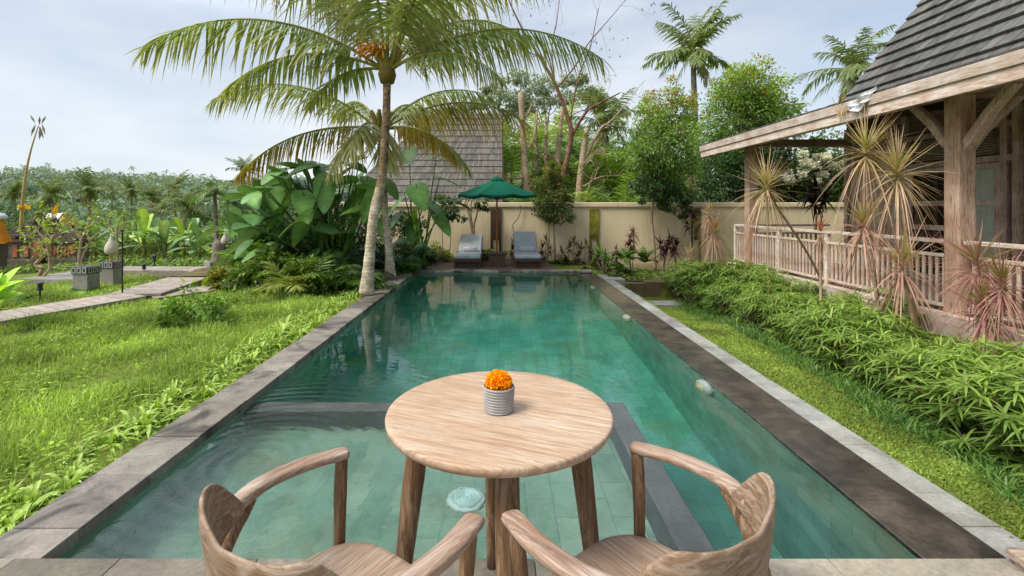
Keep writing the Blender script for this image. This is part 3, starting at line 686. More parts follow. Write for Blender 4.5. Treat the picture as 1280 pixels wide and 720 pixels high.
# ================================================================== DISTANT PALMS
def far_palm_proto(seed, nf, droop, c=FG, dead=True, hang=.5):
    t = thing('coconut_palm', 'palm', 'palm tree'); mb = MB()
    p = crom([(0,0,-8),(.12,.0,-4),(.05,0,-1.5),(0,0,0)], 6); mb.tube(p, np.linspace(.19,.13,len(p)), 8); mb.build('trunk', M['bark'], t, smooth=True)
    mb = MB()
    for k in range(nf):
        az = k*2.4+rng.random()*.5; el = R(rng.uniform(-18, 86)); L = rng.uniform(2.3,3.3)*(.8 if el < 0 else 1)
        frond(mb, (0,0,.1), az, el, L, R(rng.uniform(28,62)+droop), 30, .75, .075, hang, c[0]*.5, c[1]*.55, np.array(lin('8a9a5c')), rng.normal()*.2, .04, .12, None, 3, .15, .15)
    if dead:
        for k in range(4): frond(mb, (0,0,-.1), rng.random()*6.28, R(-45), 1.8, R(35), 16, .5, .06, .6, *G('6a6a42','868252'), None, 0, .03, .12, None, 2)
    mb.build('crown', M['leaf'], t); mb = MB()
    for k in range(8):
        a = k*.8; mb.lathe([(.001,-.12),(.09,-.06),(.11,.02),(.001,.13)], (.22*math.cos(a), .22*math.sin(a), -.12), 8, np.array(lin('9a8436'))*rng.uniform(.7,1.2))
    mb.build('coconut', M['leaf_gloss'], t, smooth=True); return t
fp = [far_palm_proto(1, 22, 0), far_palm_proto(2, 18, 18), far_palm_proto(3, 14, 10)]
for k, (px, py, Y, v, sc, lab) in enumerate([
    (866,66,36,0,1.4,'tall coconut palm against the sky above the clipped round tree'),
    (1068,90,36,1,1.35,'coconut palm half hidden behind the bungalow roof'),
    (757,160,21,2,.75,'ragged palm with broken fronds behind the garden wall'),
    (113,238,44,0,.80,'dark coconut palm standing highest before the hills at left'),
    (235,262,40,1,.78,'pale drooping palm beyond the bananas, left of the slim palm'),
    (199,268,42,2,.72,'narrow dark palm between the tallest hillside palm and the bananas'),
    (305,215,30,2,.45,'sparse palm just left of the giant leaved plant')]):
    o = fp[k] if k < 3 else copy_tree(fp[v]); o['label'] = lab; o.location = P(px, py, Y); o.rotation_euler = (0,0,k*1.3); o.scale = (sc,)*3

for k in range(10):
    o = copy_tree(fp[k % 3]); Y = rng.uniform(48,85); px = [18,62,140,165,190,218,246,285,322,345][k]; o['label'] = 'small hazy coconut palm standing out of the forest on the hillside'; o['group'] = 'coconut palms dotting the far hillside'
    sc = rng.uniform(.6,.95); o.location = P(px, rng.uniform(232,262), Y); o.rotation_euler = (0,0,k*1.3); o.scale = (sc,)*3

# ================================================================== TREES BY AND BEHIND THE WALL
def tree(name, label, cat, base, trunks, crowns, bark='bark', mat='leaf', group=None, tr=.04):
    """trunks: list of point lists (world); crowns: list of dict(c=world centre, r=, ncl=, nlf=, ls=, C=..)"""
    b = np.array(base, float); t = thing(name, label, cat, tuple(b), 0, group); mb = MB(); tips = []
    cm = MB()
    for c in crowns:
        cc = crown(cm, np.array(c['c'])-b, c['r'], c['ncl'], c['nlf'], c['ls'], c['C'][0], c['C'][1], c.get('tip'), c.get('hollow', .45), c.get('tipf', 0.), squash=c.get('sq', .3)); tips.append((c, cc))
    for tp in trunks:
        p = crom([np.array(q)-b for q in tp], 7); mb.tube(p, np.linspace(tr, tr*.55, len(p)), 9)
        for c, cc in tips:
            for k in rng.permutation(len(cc))[:max(4, len(cc)//6)]: limbs(mb, p[-1-rng.integers(0,3)], [cc[k]], tr*.4, .004, 5, .05)
    mb.build('trunk', M[bark], t, smooth=True); cm.build('crown', M[mat], t); return t
GR = G('466630','74964a'); GD = G('304d28','587a3e'); GY = G('4f6e22','87a238'); GT = np.array(lin('b5552f'))
bz = -.2
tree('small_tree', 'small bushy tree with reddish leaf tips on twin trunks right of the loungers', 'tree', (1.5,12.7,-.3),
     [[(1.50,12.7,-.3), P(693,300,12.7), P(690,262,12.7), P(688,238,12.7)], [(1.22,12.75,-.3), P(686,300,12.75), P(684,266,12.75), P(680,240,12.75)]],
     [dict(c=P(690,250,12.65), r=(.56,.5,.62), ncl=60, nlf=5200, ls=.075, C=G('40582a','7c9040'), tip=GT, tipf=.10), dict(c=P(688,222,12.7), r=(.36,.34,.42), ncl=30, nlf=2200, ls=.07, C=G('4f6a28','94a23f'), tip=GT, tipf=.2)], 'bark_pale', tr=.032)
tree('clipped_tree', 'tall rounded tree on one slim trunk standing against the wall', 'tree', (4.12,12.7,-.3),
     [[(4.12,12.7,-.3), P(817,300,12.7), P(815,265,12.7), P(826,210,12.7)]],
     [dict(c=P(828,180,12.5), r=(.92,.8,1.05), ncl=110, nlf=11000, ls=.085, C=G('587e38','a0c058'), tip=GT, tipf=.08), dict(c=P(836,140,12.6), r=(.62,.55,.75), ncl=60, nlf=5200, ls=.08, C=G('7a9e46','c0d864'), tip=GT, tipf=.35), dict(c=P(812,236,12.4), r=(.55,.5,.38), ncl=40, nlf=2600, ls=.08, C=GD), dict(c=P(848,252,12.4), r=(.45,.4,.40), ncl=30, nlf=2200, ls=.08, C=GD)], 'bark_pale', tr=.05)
tree('clipped_tree', 'largest dense round tree behind the wall, sunlight painted into its lime top', 'tree', (8.0,15.6,-.4),
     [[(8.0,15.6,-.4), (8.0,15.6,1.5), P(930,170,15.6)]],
     [dict(c=P(930,165,15.6), r=(1.5,1.4,1.7), ncl=170, nlf=17000, ls=.11, C=G('4f7830','98b850'), tip=GT, tipf=.04), dict(c=P(936,115,15.4), r=(1.15,1.0,.95), ncl=90, nlf=9000, ls=.10, C=G('729632','bcd05a'), tip=GT, tipf=.14), dict(c=P(905,225,15.0), r=(1.1,.9,.9), ncl=70, nlf=6000, ls=.1, C=GD)], tr=.12)  # upper clump has lighter leaf colours, a painted sunlit top
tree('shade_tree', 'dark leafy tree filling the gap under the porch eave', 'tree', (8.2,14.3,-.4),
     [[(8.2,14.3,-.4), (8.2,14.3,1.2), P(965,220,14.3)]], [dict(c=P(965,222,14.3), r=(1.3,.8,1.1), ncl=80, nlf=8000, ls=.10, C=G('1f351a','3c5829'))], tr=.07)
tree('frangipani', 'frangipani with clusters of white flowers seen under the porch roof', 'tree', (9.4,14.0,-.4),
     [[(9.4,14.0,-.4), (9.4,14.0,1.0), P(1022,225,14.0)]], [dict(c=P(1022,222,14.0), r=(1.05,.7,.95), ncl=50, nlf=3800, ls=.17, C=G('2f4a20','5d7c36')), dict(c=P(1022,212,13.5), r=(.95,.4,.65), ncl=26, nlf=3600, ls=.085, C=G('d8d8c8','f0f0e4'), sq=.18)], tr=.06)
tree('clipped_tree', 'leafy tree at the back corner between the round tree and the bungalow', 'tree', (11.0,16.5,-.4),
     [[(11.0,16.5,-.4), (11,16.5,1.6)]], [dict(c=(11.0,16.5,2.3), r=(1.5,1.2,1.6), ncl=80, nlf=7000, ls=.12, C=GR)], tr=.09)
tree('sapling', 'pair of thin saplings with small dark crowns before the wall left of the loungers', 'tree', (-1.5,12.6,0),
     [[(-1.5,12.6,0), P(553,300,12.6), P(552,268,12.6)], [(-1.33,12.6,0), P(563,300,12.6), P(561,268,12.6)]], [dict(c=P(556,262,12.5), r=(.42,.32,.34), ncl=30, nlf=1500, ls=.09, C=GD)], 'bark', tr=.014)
# pruned frangipani trunk behind the left lounger
t = thing('pruned_tree', 'pale pruned tree forking into bare stubs behind the left lounger', 'tree', (-.70,12.85,0)); b = np.array((-.70,12.85,0)); mb = MB()
o_ = lambda px, py: np.array(P(px, py, 12.85))-b
for pts, r0, r1 in (([(0,0,0), o_(592,300), o_(591,285)],.052,.05), ([o_(591,288), o_(586,268), o_(580,250)],.045,.03), ([o_(591,287), o_(595,270), o_(600,252)],.036,.026), ([o_(590,285), o_(588,262), o_(590,246)],.034,.02), ([o_(586,270), o_(584,256), o_(587,244)],.022,.012)):
    p = crom(pts, 6); mb.tube(p, np.linspace(r0, r1, len(p)), 9)
mb.build('trunk', M['bark_pale'], t, smooth=True); mb = MB(); crown(mb, o_(600,256), (.2,.15,.14), 7, 120, .12, *G('36501f','587232')); mb.build('crown', M['leaf'], t)

# bare reddish tree, limbs laid by hand and twigs grown from them
def bare_tree(name, label, Y, mains, twigs, bark, leaves=0, seed=1, spread=.7, zt=.9, r=1., lc=None, tl=1.):
    base = np.array(P(*mains[0][0][:2], Y)); base[2] = -.5; t = thing(name, label, 'tree', tuple(base)); mb = MB(); tips = []
    for m in mains:
        pts = [np.array(P(px, py, Y+dy))-base for px, py, rr, dy in [(*q, 0)[:4] if len(q) == 3 else q for q in m]]
        rr = np.array([q[2] for q in m])*r
        p = crom(pts, 7); mb.tube(p, np.interp(np.linspace(0, len(pts)-1, len(p)), range(len(pts)), rr), 9)
        tips.append((p, rr[-1]))
    def grow(p0, d, L, rad, lev):
        pts = [p0]; 
        for k in range(5): d = unit(d+rng.normal(size=3)*.16+np.array((0,0,.05*zt))); pts.append(pts[-1]+d*L/5)
        pts = np.array(pts); mb.tube(pts, np.linspace(rad, rad*.4, 6), 5 if lev < 2 else 4, cap=False)
        if lev < 2:
            for k in range(3 if lev == 0 else 2): grow(pts[rng.integers(2,6)], unit(d+rng.normal(size=3)*spread), L*rng.uniform(.45,.7), rad*.5, lev+1)
        ends.append(pts[-1])
    ends = []
    for p, rr in tips:
        for k in range(twigs):
            i = rng.integers(len(p)//3, len(p)); d = unit(p[min(i, len(p)-1)]-p[max(i-2, 0)]+rng.normal(size=3)*spread*.9)
            grow(p[i], d, rng.uniform(.6,1.5)*tl, max(.004, rr*.45), 0)
    mb.build('trunk', M[bark], t, smooth=True)
    if leaves:
        e = np.array(ends); k = rng.integers(0, len(e), leaves); c = MB(); p = e[k]+rng.normal(size=(leaves,3))*.05; D = rdir(leaves)
        c1, c2 = lc or G('4e6426','8a9a3c'); c.ribbons(p, D, rside(D,1), rng.uniform(.07,.13,leaves), .05, .2, 2, oval, c1, c2); c.build('crown', M['leaf'], t)
    return t
bare_tree('bare_tree', 'leafless reddish brown tree forking high above the wall', 15.2, [
    [(692,300,.10),(694,262,.10),(702,225,.095),(711,190,.09),(714,165,.085),(709,145,.075),(694,105,.06),(675,72,.05),(655,40,.035),(636,0,.025),(622,-40,.012)],
    [(713,172,.06),(733,140,.05),(752,128,.035),(775,116,.02)], [(696,110,.03),(718,84,.028),(735,55,.02),(765,20,.012),(790,-10,.008)],
    [(713,150,.03),(722,100,.025),(738,58,.018),(748,10,.01)], [(694,108,.03),(690,60,.022),(697,20,.014),(700,-20,.008)], [(705,215,.035),(688,195,.03),(672,188,.02),(650,170,.01)], [(672,70,.02),(650,62,.012),(620,66,.006)]], 5, 'bark_red', 170, r=.9)
bare_tree('bare_tree', 'pale lopped trunk with stub branches left of the reddish tree', 17.0, [[(660,290,.13),(659,240,.13),(655,190,.12),(651,116,.10)], [(655,150,.04),(661,140,.035),(665,130,.02)], [(657,190,.05),(668,170,.04),(672,135,.02)]], 1, 'bark_pale', 60)
bare_tree('bare_tree', 'pair of straight pale lopped trunks just right of the reddish tree', 18.0, [[(698,290,.11),(697,250,.11),(698,190,.10),(703,138,.07)], [(672,290,.09),(671,240,.09),(670,190,.08),(669,145,.06)], [(681,280,.08),(682,200,.07),(683,148,.05)]], 1, 'bark_pale', 80)
bare_tree('bare_tree', 'leaning pale lopped trunk with bare limbs below the ragged palm', 16.5, [[(722,290,.13),(724,240,.12),(728,200,.11),(734,160,.08)], [(727,205,.07),(740,180,.06),(752,160,.045),(765,150,.03),(790,120,.012),(806,100,.006)], [(728,260,.05),(736,235,.04),(742,215,.025)], [(752,160,.02),(735,130,.015),(722,118,.008)]], 3, 'bark_pale', 120)
# flat-topped rain tree far behind
t = thing('rain_tree', 'huge far grey-green flat topped tree behind the bare trunks', 'tree', (7,60,-4)); mb = MB(); b = np.array((7,60,-4)); tr_ = MB()
fork = np.array(P(684,170,60))-b; tr_.tube(crom([(0,0,-2), fork*.5, fork], 6), np.linspace(.45,.22,13), 9)
for px, py, rx, rz_ in ((575,140,1.6,.5),(600,130,2.2,.7),(632,120,2.6,.9),(650,98,2.8,.8),(680,108,2.6,.9),(700,125,3.0,.9),(735,118,2.4,.8),(752,128,2.0,.6),(640,140,2.2,.8),(720,100,2.0,.5),(665,128,2.6,.9),(770,140,1.6,.6),(615,112,1.6,.5)):
    c = np.array(P(px, py, 60+rng.uniform(-3,3)))-b; crown(mb, c, (rx, rx, rz_), 34, 950, .42, *G('8c9a84','b8c4ac'), hollow=.2, squash=.25); limbs(tr_, fork, [c], .10, .03, 5, .5)
mb.build('crown', M['farleaf'], t); tr_.build('trunk', M['bark'], t, smooth=True)

# areca palms and bamboo-like green behind the wall
def areca_proto(seed, c):
    t = thing('areca_palm', 'clump of arching yellow-green fronds behind the garden wall', 'palm', group='areca palms behind the garden wall'); mb = MB(); st = MB()
    for k in range(20):
        az = rng.random()*6.283; h = rng.uniform(.6,2.4); p0 = np.array((.28*math.cos(az), .28*math.sin(az), h)); st.tube([(p0[0]*.5,p0[1]*.5,-.6),p0*[.9,.9,.6],p0], .028, 6, lin('8c8a4a'))
        frond(mb, p0, az+rng.normal()*.3, R(rng.uniform(45,80)), rng.uniform(1.1,1.9), R(rng.uniform(45,85)), 34, .5, .034, .22, c[0], c[1], None, 0, .014, .12, np.array(lin('a0a048')), 3, .25, .12)
    mb.build('fronds', M['leaf'], t); st.build('stem', M['bark_pale'], t); return t
ap = [areca_proto(1, G('648a40','a4bc66')), areca_proto(2, G('86a44a','c2d076')), areca_proto(3, G('527a40','8aaa66'))]
for k, (px, Y, z, s, v) in enumerate([(640,18.5,-.5,1.05,0),(668,20.5,-.3,1.15,1),(700,19,-.5,1.05,1),(722,21,-.2,1.0,2),(746,18,-.6,.95,0),(770,20,-.4,1.0,2),(793,18,-.6,.95,1),(655,15.4,-1.1,.75,2),(752,15.2,-1.2,.72,1),(778,15.4,-1.0,.75,0),(716,16,-1.2,.72,0),(690,23,.6,1.1,1),(742,24,.2,1.1,0),(812,19,-.2,1.0,2),(860,20,0,1.0,0),(632,24,.4,1.1,2)]):
    o = ap[k] if k < 3 else copy_tree(ap[v]); o.location = ((px-624)*Y/F, Y, z+(.55 if Y > 17 else .1)); o.rotation_euler = (0,0,k*1.7); o.scale = (s*1.35,)*3
# pale green background trees beyond
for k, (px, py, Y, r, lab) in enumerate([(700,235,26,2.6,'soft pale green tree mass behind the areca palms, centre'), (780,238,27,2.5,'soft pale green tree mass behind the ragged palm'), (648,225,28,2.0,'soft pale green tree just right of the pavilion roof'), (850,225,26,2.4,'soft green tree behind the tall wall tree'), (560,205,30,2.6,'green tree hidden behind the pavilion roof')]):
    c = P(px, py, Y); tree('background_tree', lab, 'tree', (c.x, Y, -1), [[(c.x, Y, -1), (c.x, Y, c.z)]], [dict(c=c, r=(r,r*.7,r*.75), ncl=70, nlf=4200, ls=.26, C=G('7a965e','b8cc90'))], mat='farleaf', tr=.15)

# ---- planting along the wall
def rosette_plant(name, label, Y, heads, c, L, W, n=26, zb=None, group=None, stem=.008, mat='leaf_gloss', e0=-.5, droop=.25, bark='bark'):
    b = np.array(P(heads[0][0], 300, Y)); b[2] = (-.28 if zb is None else zb); t = thing(name, label, 'plant', tuple(b), 0, group); mb = MB(); st = MB()
    for hd in heads:
        px, py = hd[:2]; s = hd[2] if len(hd) > 2 else 1.; bx = hd[3] if len(hd) > 3 else px
        p = np.array(P(px, py, Y+rng.uniform(-.15,.15)))-b; p0 = np.array((((bx-624)*Y/F)-b[0], 0, -.05))
        st.tube(crom([p0, p0*.5+p*.5+np.array((rng.normal()*.03,0,0)), p-np.array((0,0,.02))], 6), np.linspace(stem*1.3, stem, 13), 6)
        rosette(mb, p, n, L*s, W*s, c[0], c[1], c[2] if len(c) > 2 else None, e0, 1.5, droop)
    mb.build('foliage', M[mat], t); st.build('stem', M[bark], t, smooth=True); return t
PUR = G('2a1c20','45282c','5a2a30'); CRO = G('2d3a1e','4a5a2a','7a3a2a')
rosette_plant('ti_plant', 'dark green and bronze ti plant clump right of the loungers', 12.3, [(703,318),(712,310),(718,303),(726,312,1,720),(708,328),(733,306,1,726),(722,322)], CRO, .22, .06, 20)
rosette_plant('ti_plant', 'low clump of dark purple ti plants below the mossy slot', 11.6, [(738,318),(748,325),(757,322),(745,335),(762,335),(731,332)], G('2b1f1c','4a2f2a','39281e'), .24, .06, 20)
rosette_plant('ti_plant', 'tall single ti plant with red and green head in the middle of the bed', 12.0, [(789,298,1.2),(791,290,.9,789),(787,308,1.1,789)], G('3a4a22','6b3030','8c4a4a'), .22, .055, 22)
rosette_plant('ti_plant', 'short ti plant with rusty dark head left of the tall red one', 11.9, [(770,314,1.1),(772,320,1.,771)], G('2f3a20','5a3026','6a3a2c'), .2, .05, 22)
rosette_plant('ti_plant', 'bushy blackish purple ti plant with two bare stems against the wall', 12.4, [(826,306,1.1,830),(838,300,1.1,845),(845,308,1.1,845),(832,314,1.1,830),(842,316,1.,845),(836,308,1.2,830)], PUR, .26, .055, 28)
rosette_plant('ti_plant', 'dark purple ti plant in front of the right wall slot', 12.2, [(862,268,1.1,866),(868,275,1.1,866),(860,282,1.,866)], PUR, .24, .06, 18)
rosette_plant('ti_plant', 'dark leafed plant between the side table and the right lounger', 12.9, [(640,314),(645,304),(650,318),(642,326),(634,326)], G('242a18','3a3a24'), .24, .06, 16)
rosette_plant('ti_plant', 'dark leafed plant just behind the right lounger back', 12.95, [(683,302),(678,312),(688,312),(682,322)], G('26301a','3f4426'), .22, .05, 16)
rosette_plant('lily_plant', 'bright green spiky strap leaf plant at the far right pool corner', 11.4, [(750,318,1.2),(757,326,1.,757),(744,326)], G('5a8a2c','8fb84a'), .32, .035, 26, stem=.01, e0=.1)
def fern(name, label, Y, px, py, L, n, C, hang=.15, ll=.14, el=(25,75), bend=(40,80), cat='fern', grp=None, lw=.03, nl=22):
    b = np.array(P(px, py, Y)); t = MB()
    for k in range(n):
        az = k*2.4+rng.random()*.6; frond(t, (rng.normal()*.03, rng.normal()*.03, 0), az, R(rng.uniform(*el)), L*rng.uniform(.7,1.15), R(rng.uniform(*bend)), nl, ll, lw, hang, C[0], C[1], None, 0, .008, .1, np.array(lin('6f8a3a')), 3, .15, .1)
    o = t.build(name, M['leaf']); o.location = b; return tag(o, label, cat, grp)
fern('fern', 'feathery light fern under the tall ti plant', 11.8, 783, 326, .55, 12, G('4a6e2c','7fa046'))
fern('fern', 'low fern beside the slim trunk of the wall tree', 12.0, 806, 328, .45, 9, G('4a6a30','86a050'))
fern('fern', 'fine grassy fern at the front of the bed near the stone block', 10.6, 776, 343, .42, 16, G('3f5a26','6f8a3c'))
for k, (px, Y, s) in enumerate([(700,12.6,.4),(716,12.5,.4),(660,12.9,.35),(640,12.9,.3)]): fern('fern', 'small green fern at the foot of the cream wall by the loungers', Y, px, 334, s, 10, G('4a702c','7a9c40'), grp='small ferns along the lounger wall')
# soft bright shrubs left of the sun deck
for k, (px, py, Y, r, lab) in enumerate([(540,322,12.3,.42,'low lime green shrub below the saplings'), (612,322,12.9,.3,'small lime green shrub between the left lounger and side table'), (575,326,13.0,.3,'low green shrub behind the left lounger')]):
    c = np.array(P(px, py, Y)); t = thing('shrub', lab, 'shrub', (c[0], Y, 0)); mb = MB(); crown(mb, (0,0,c[2]), (r*1.3,r,r*.75), 26, 1800, .07, *G('5f7a26','9aae3c')); mb.build('foliage', M['leaf'], t); mb = MB(); limbs(mb, (0,0,-.05), [(rng.normal()*.2, rng.normal()*.1, c[2]) for _ in range(6)], .012, .004, 5); mb.build('stem', M['bark'], t)

# ---- dragon trees in front of the porch
def dracaena(label, heads, base, C, L=.5, W=.017, n=105, e0=-.9, droop=.16, r=.017, hang=22):
    b = np.array(base, float); t = thing('dragon_tree', label, 'plant', tuple(b)); mb = MB(); st = MB()
    for hx, hy, Y, s, bend in heads:
        p = np.array(P(hx, hy, Y))-b; st.tube(crom([(rng.normal()*.03,0,-.1), p*.45+np.array((bend,0,0)), p-np.array((0,0,.03))], 8), np.linspace(r*1.25, r*.8, 17), 8)
        rosette(mb, p, n, L*s, W*(.6+.4*s), C[0], C[1], C[2], e0, 1.5, droop)
        rosette(mb, p+np.array((0,0,.05)), n//3, L*s*.8, W*(.6+.4*s), C[3], C[4], C[2], .5, 1.5, .03)
        if hang: rosette(mb, p-np.array((0,0,.03)), hang, L*s*.95, W*.8, *G('b08d74','c9ab90','b89a80'), -1.0, -.1, .55)
    st.build('stem', M['bark_pale'], t, smooth=True); mb.build('foliage', M['leaf_gloss'], t); return t
DY = G('b0a06a','cfc09a','c8a090','9aa04a','b8b868'); DP = G('b08a78','caa894','b8877c','8a9a3e','a9ae50')
dracaena('dragon tree with one star shaped tan head on a long leaning stem', [(958,236,6.5,.98,.10)], Q(1112,418,-.40)+Vector((0,1.1,0)), DY, .58, .019, 112)
dracaena('tallest yellow green dragon tree head against the porch gable board', [(1082,192,5.6,1.1,-.02)], (4.45,5.55,-.42), DY, .60, .018, 95)
dracaena('dragon tree with a spiky head right beside the tallest one', [(1122,218,5.25,1.0,.03)], (4.56,5.2,-.42), DY, .58, .018, 95)
dracaena('dragon tree with a pinkish head halfway up before the balustrade', [(1078,284,5.4,.95,-.03)], (4.40,5.3,-.42), DP, .56, .017, 90)
dracaena('low dragon tree with a wide pink head in front of the porch door', [(1128,336,5.0,1.05,.02)], (4.32,4.9,-.42), DP, .58, .017, 85)
dracaena('pink and olive dragon tree at the foot of the front porch post', [(1222,336,4.5,1.05,.0),(1232,392,4.3,.95,.04),(1252,360,4.2,.8,.05)], (4.40,4.4,-.42), G('a87a74','c09a8c','a86a6a','7f8f38','9aa04a'), .50, .016)
dracaena('shaggy pinkish dragon tree with drooping leaves at the far end of the porch', [(893,292,9.0,.95,.02),(886,268,9.1,.55,.02)], (4.02,9.1,-.42), G('b59a80','d0b89c','c09a88','a8a05a','c09a58'), .50, .02, 80, hang=110)
dracaena('tiny red tipped dragon tree shoot before the porch rail', [(1026,290,6.0,.42,.0)], (4.02,6.0,-.42), G('a04a34','b86a48','a84a3a','b05a3a','c07a4a'), .40, .02, 26, .3)
dracaena('pale spidery plant sprouting above the mossy wall end', [(862,322,10.6,.75,.0)], (4.2,10.6,-.15), G('b8a488','d0c0a0','c0a088','b0a070','c0b080'), .45, .022, 44, -.3, .2)
rosette_plant('ti_plant', 'almost black ti plant standing on the porch behind the rail', 9.6, [(1020,234,1.2,1022),(1012,246,1.1,1022),(1030,250,1.1,1022),(1020,256,1.,1022)], G('1c1214','30191c','3a1a20'), .26, .07, 22, .2)

# ---- giant leaved plants and dense green on the left
def giant_leaf(label, base, leaves, Y, C, stalk='5f7d34'):
    b = np.array(base, float); t = thing('giant_leaf_plant', label, 'plant', tuple(b)); 
    st = MB(); mb = MB()
    lp2 = lambda t: np.maximum(.03, np.sin(np.pi*np.clip(t*.97+.02,0,1)**.72)**.62)
    for px, py, dy, L, az, pitch in leaves:
        p = np.array(P(px, py, Y+dy))-b; p0 = np.array((rng.normal()*.12, rng.normal()*.1, 0)); st.tube(crom([p0, p0*.4+p*.55+np.array((0,0,.12)), p], 7), np.linspace(.024,.010,15), 7, lin(stalk))
        bigleaf(mb, p-np.array((math.cos(R(az)),math.sin(R(az)),0))*L*.2, R(az), R(pitch), L, L*.64, C[0], C[1], lp2, .25, .16)
    st.build('stalk', M['leaf_gloss'], t, smooth=True); mb.build('leaf', M['leaf_gloss'], t, smooth=True); return t
GL = G('4a7038','80a860'); 
lv = []
for px, py in [(a+b, c+d) for (a, c) in ((332,235),(350,222),(368,212),(393,208),(412,218),(428,205),(447,214),(300,262),(318,285),(345,290),(372,272),(352,258),(388,240),(405,250),(432,245),(450,262),(460,238),(330,310),(396,275),(420,278),(445,290),(410,300),(380,300),(365,325),(305,240),(470,225),(475,262),(340,270),(418,232),(325,225),(340,210),(360,235),(380,225),(400,228),(415,255),(440,228),(312,250),(322,268),(385,262),(408,290),(430,268),(355,280),(370,295),(350,305),(392,312),(430,315),(405,205),(378,200),(440,205),(460,220),(310,300),(330,325)) for (b, d) in ((0,0),(rng.uniform(-14,14), rng.uniform(-10,14)))]:
    lv.append((px, py, rng.uniform(-.6,.7), rng.uniform(.42,.8), 270+rng.uniform(-110,110), rng.uniform(-70,25)))
giant_leaf('huge clump of giant heart shaped grey-green leaves left of the palms', (-3.3,9.6,-.15), lv, 9.4, GL)
lv = [(512,205,0,.7,80,60),(545,200,.1,.75,20,25),(520,230,-.2,.8,300,-30),(550,222,0,.7,10,-8),(532,248,-.1,.75,340,-25),(505,240,.1,.7,200,-40),(565,250,.2,.65,355,-12),(548,268,-.1,.6,320,-35),(500,262,.0,.6,230,-40),(515,275,0,.55,280,-50)]
giant_leaf('large leaved clump right of the shorter palm before the shingle roof', (-1.95,11.0,-.05), lv, 11.0, G('3c622e','6a9448'))
lv = [(302,262,0,.8,150,50),(288,280,.1,.85,190,-10),(318,290,-.1,.8,215,-25),(330,262,.2,.85,100,65),(296,308,.0,.8,200,-30),(342,300,.1,.7,330,-20)]
giant_leaf('paler banana-like leaves at the left end of the giant leaved clump', (-4.9,9.7,-.2), lv, 9.8, G('4c6a44','6a8460'))
# upright new shoots
for k, (px, py, Y, h, lab) in enumerate([(516,300,11.1,.85,'bright green upright banana shoot beside the shorter palm trunk'),(520,312,11.0,.75,'second paler upright shoot just right of the bright one')]):
    mb = MB(); b = np.array(P(px, py, Y))
    for a in range(4): bigleaf(mb, np.array((rng.normal()*.03,0,0)), rng.random()*6.28, R(80), h*rng.uniform(.7,1), .16, *G('6f9a34','9cc04a'), paddle, 0, .5, 0)
    o = mb.build('banana_shoot', M['leaf_gloss'], smooth=True); o.location = b; tag(o, lab, 'plant')
def fan_plant(label, px, py, Y, n, s, C):
    b = np.array(P(px, py, Y)); b[2] = gz1(b[0], b[1])-.02; t = thing('split_leaf_plant', label, 'plant', tuple(b)); mb = MB(); st = MB(); top = P(px, py, Y).z-b[2]
    for k in range(n):
        az = rng.uniform(2.6,6.8); c = np.array((rng.normal()*.22*s, rng.normal()*.15*s, top*rng.uniform(.55,1.15))); st.tube(crom([(0,0,0), c*.6+np.array((0,0,.1)), c], 5), np.linspace(.012,.006,11), 5, lin('5a7434'))
        m = 15; a = az+np.linspace(-1.9,1.9,m); D = np.stack([np.cos(a)*.8, np.sin(a)*.8, np.full(m,-.35)], -1); D = unit(D); mb.ribbons(np.repeat(c[None],m,0), D, np.stack([-np.sin(a),np.cos(a),0*a],-1), .30*s*(1.15-.35*np.abs(np.linspace(-1,1,m))), .045*s, .25, 4, blade, C[0], C[1])
    mb.build('foliage', M['leaf_gloss'], t); st.build('stem', M['leaf'], t); return t
fan_plant('glossy split leaf plant between the two palm trunks', 505, 300, 10.6, 16, 1., G('2c4f28','4f7a40')); fan_plant('dark split leaf plant right behind the shorter palm trunk', 470, 312, 10.2, 14, 1., G('24421f','456c38')); fan_plant('split leaf plant at the left edge of the sun deck', 515, 325, 11.0, 12, .9, G('33592c','5f8a44'))
LP = [(400,345,8.6,.95,'broad arching palm fern filling the bed left of the tall palm trunk',G('47682c','86a348')),(350,338,9.0,.9,'light green palm fern at the left end of the shrub bed',G('4f7a2c','92b446')),(435,335,9.0,.9,'dark palm fern close to the tall palm trunk',G('2c4a24','55783a')),(320,320,9.4,.85,'feathery bright palm fern near the gourd lantern',G('5a8a2c','9cbf48')),(375,318,9.9,1.0,'dark green palm fern under the giant leaves',G('27431f','4b6c36')),(425,310,10.2,.95,'deep green palm fern below the drooping giant leaves',G('22401e','446632')),(450,350,8.4,.6,'small fern hugging the base of the tall palm',G('3a5a28','6f9040')),(495,332,10.4,.6,'small bright fern at the coping behind the shorter palm',G('4a7a2c','8ab848')),(365,350,8.2,.7,'bleached yellow palm fern in front of the shrub bed',G('7a8f3a','b0b860'))]
for px, py, Y, L, lab, C in LP:
    o = fern('palm_fern', lab, Y, px, py, L, 17, C, .25, .30, (20,80), (50,95), 'fern', None, .026, 30); o.location.z = max(gz1(o.location.x, Y), o.location.z-.35)
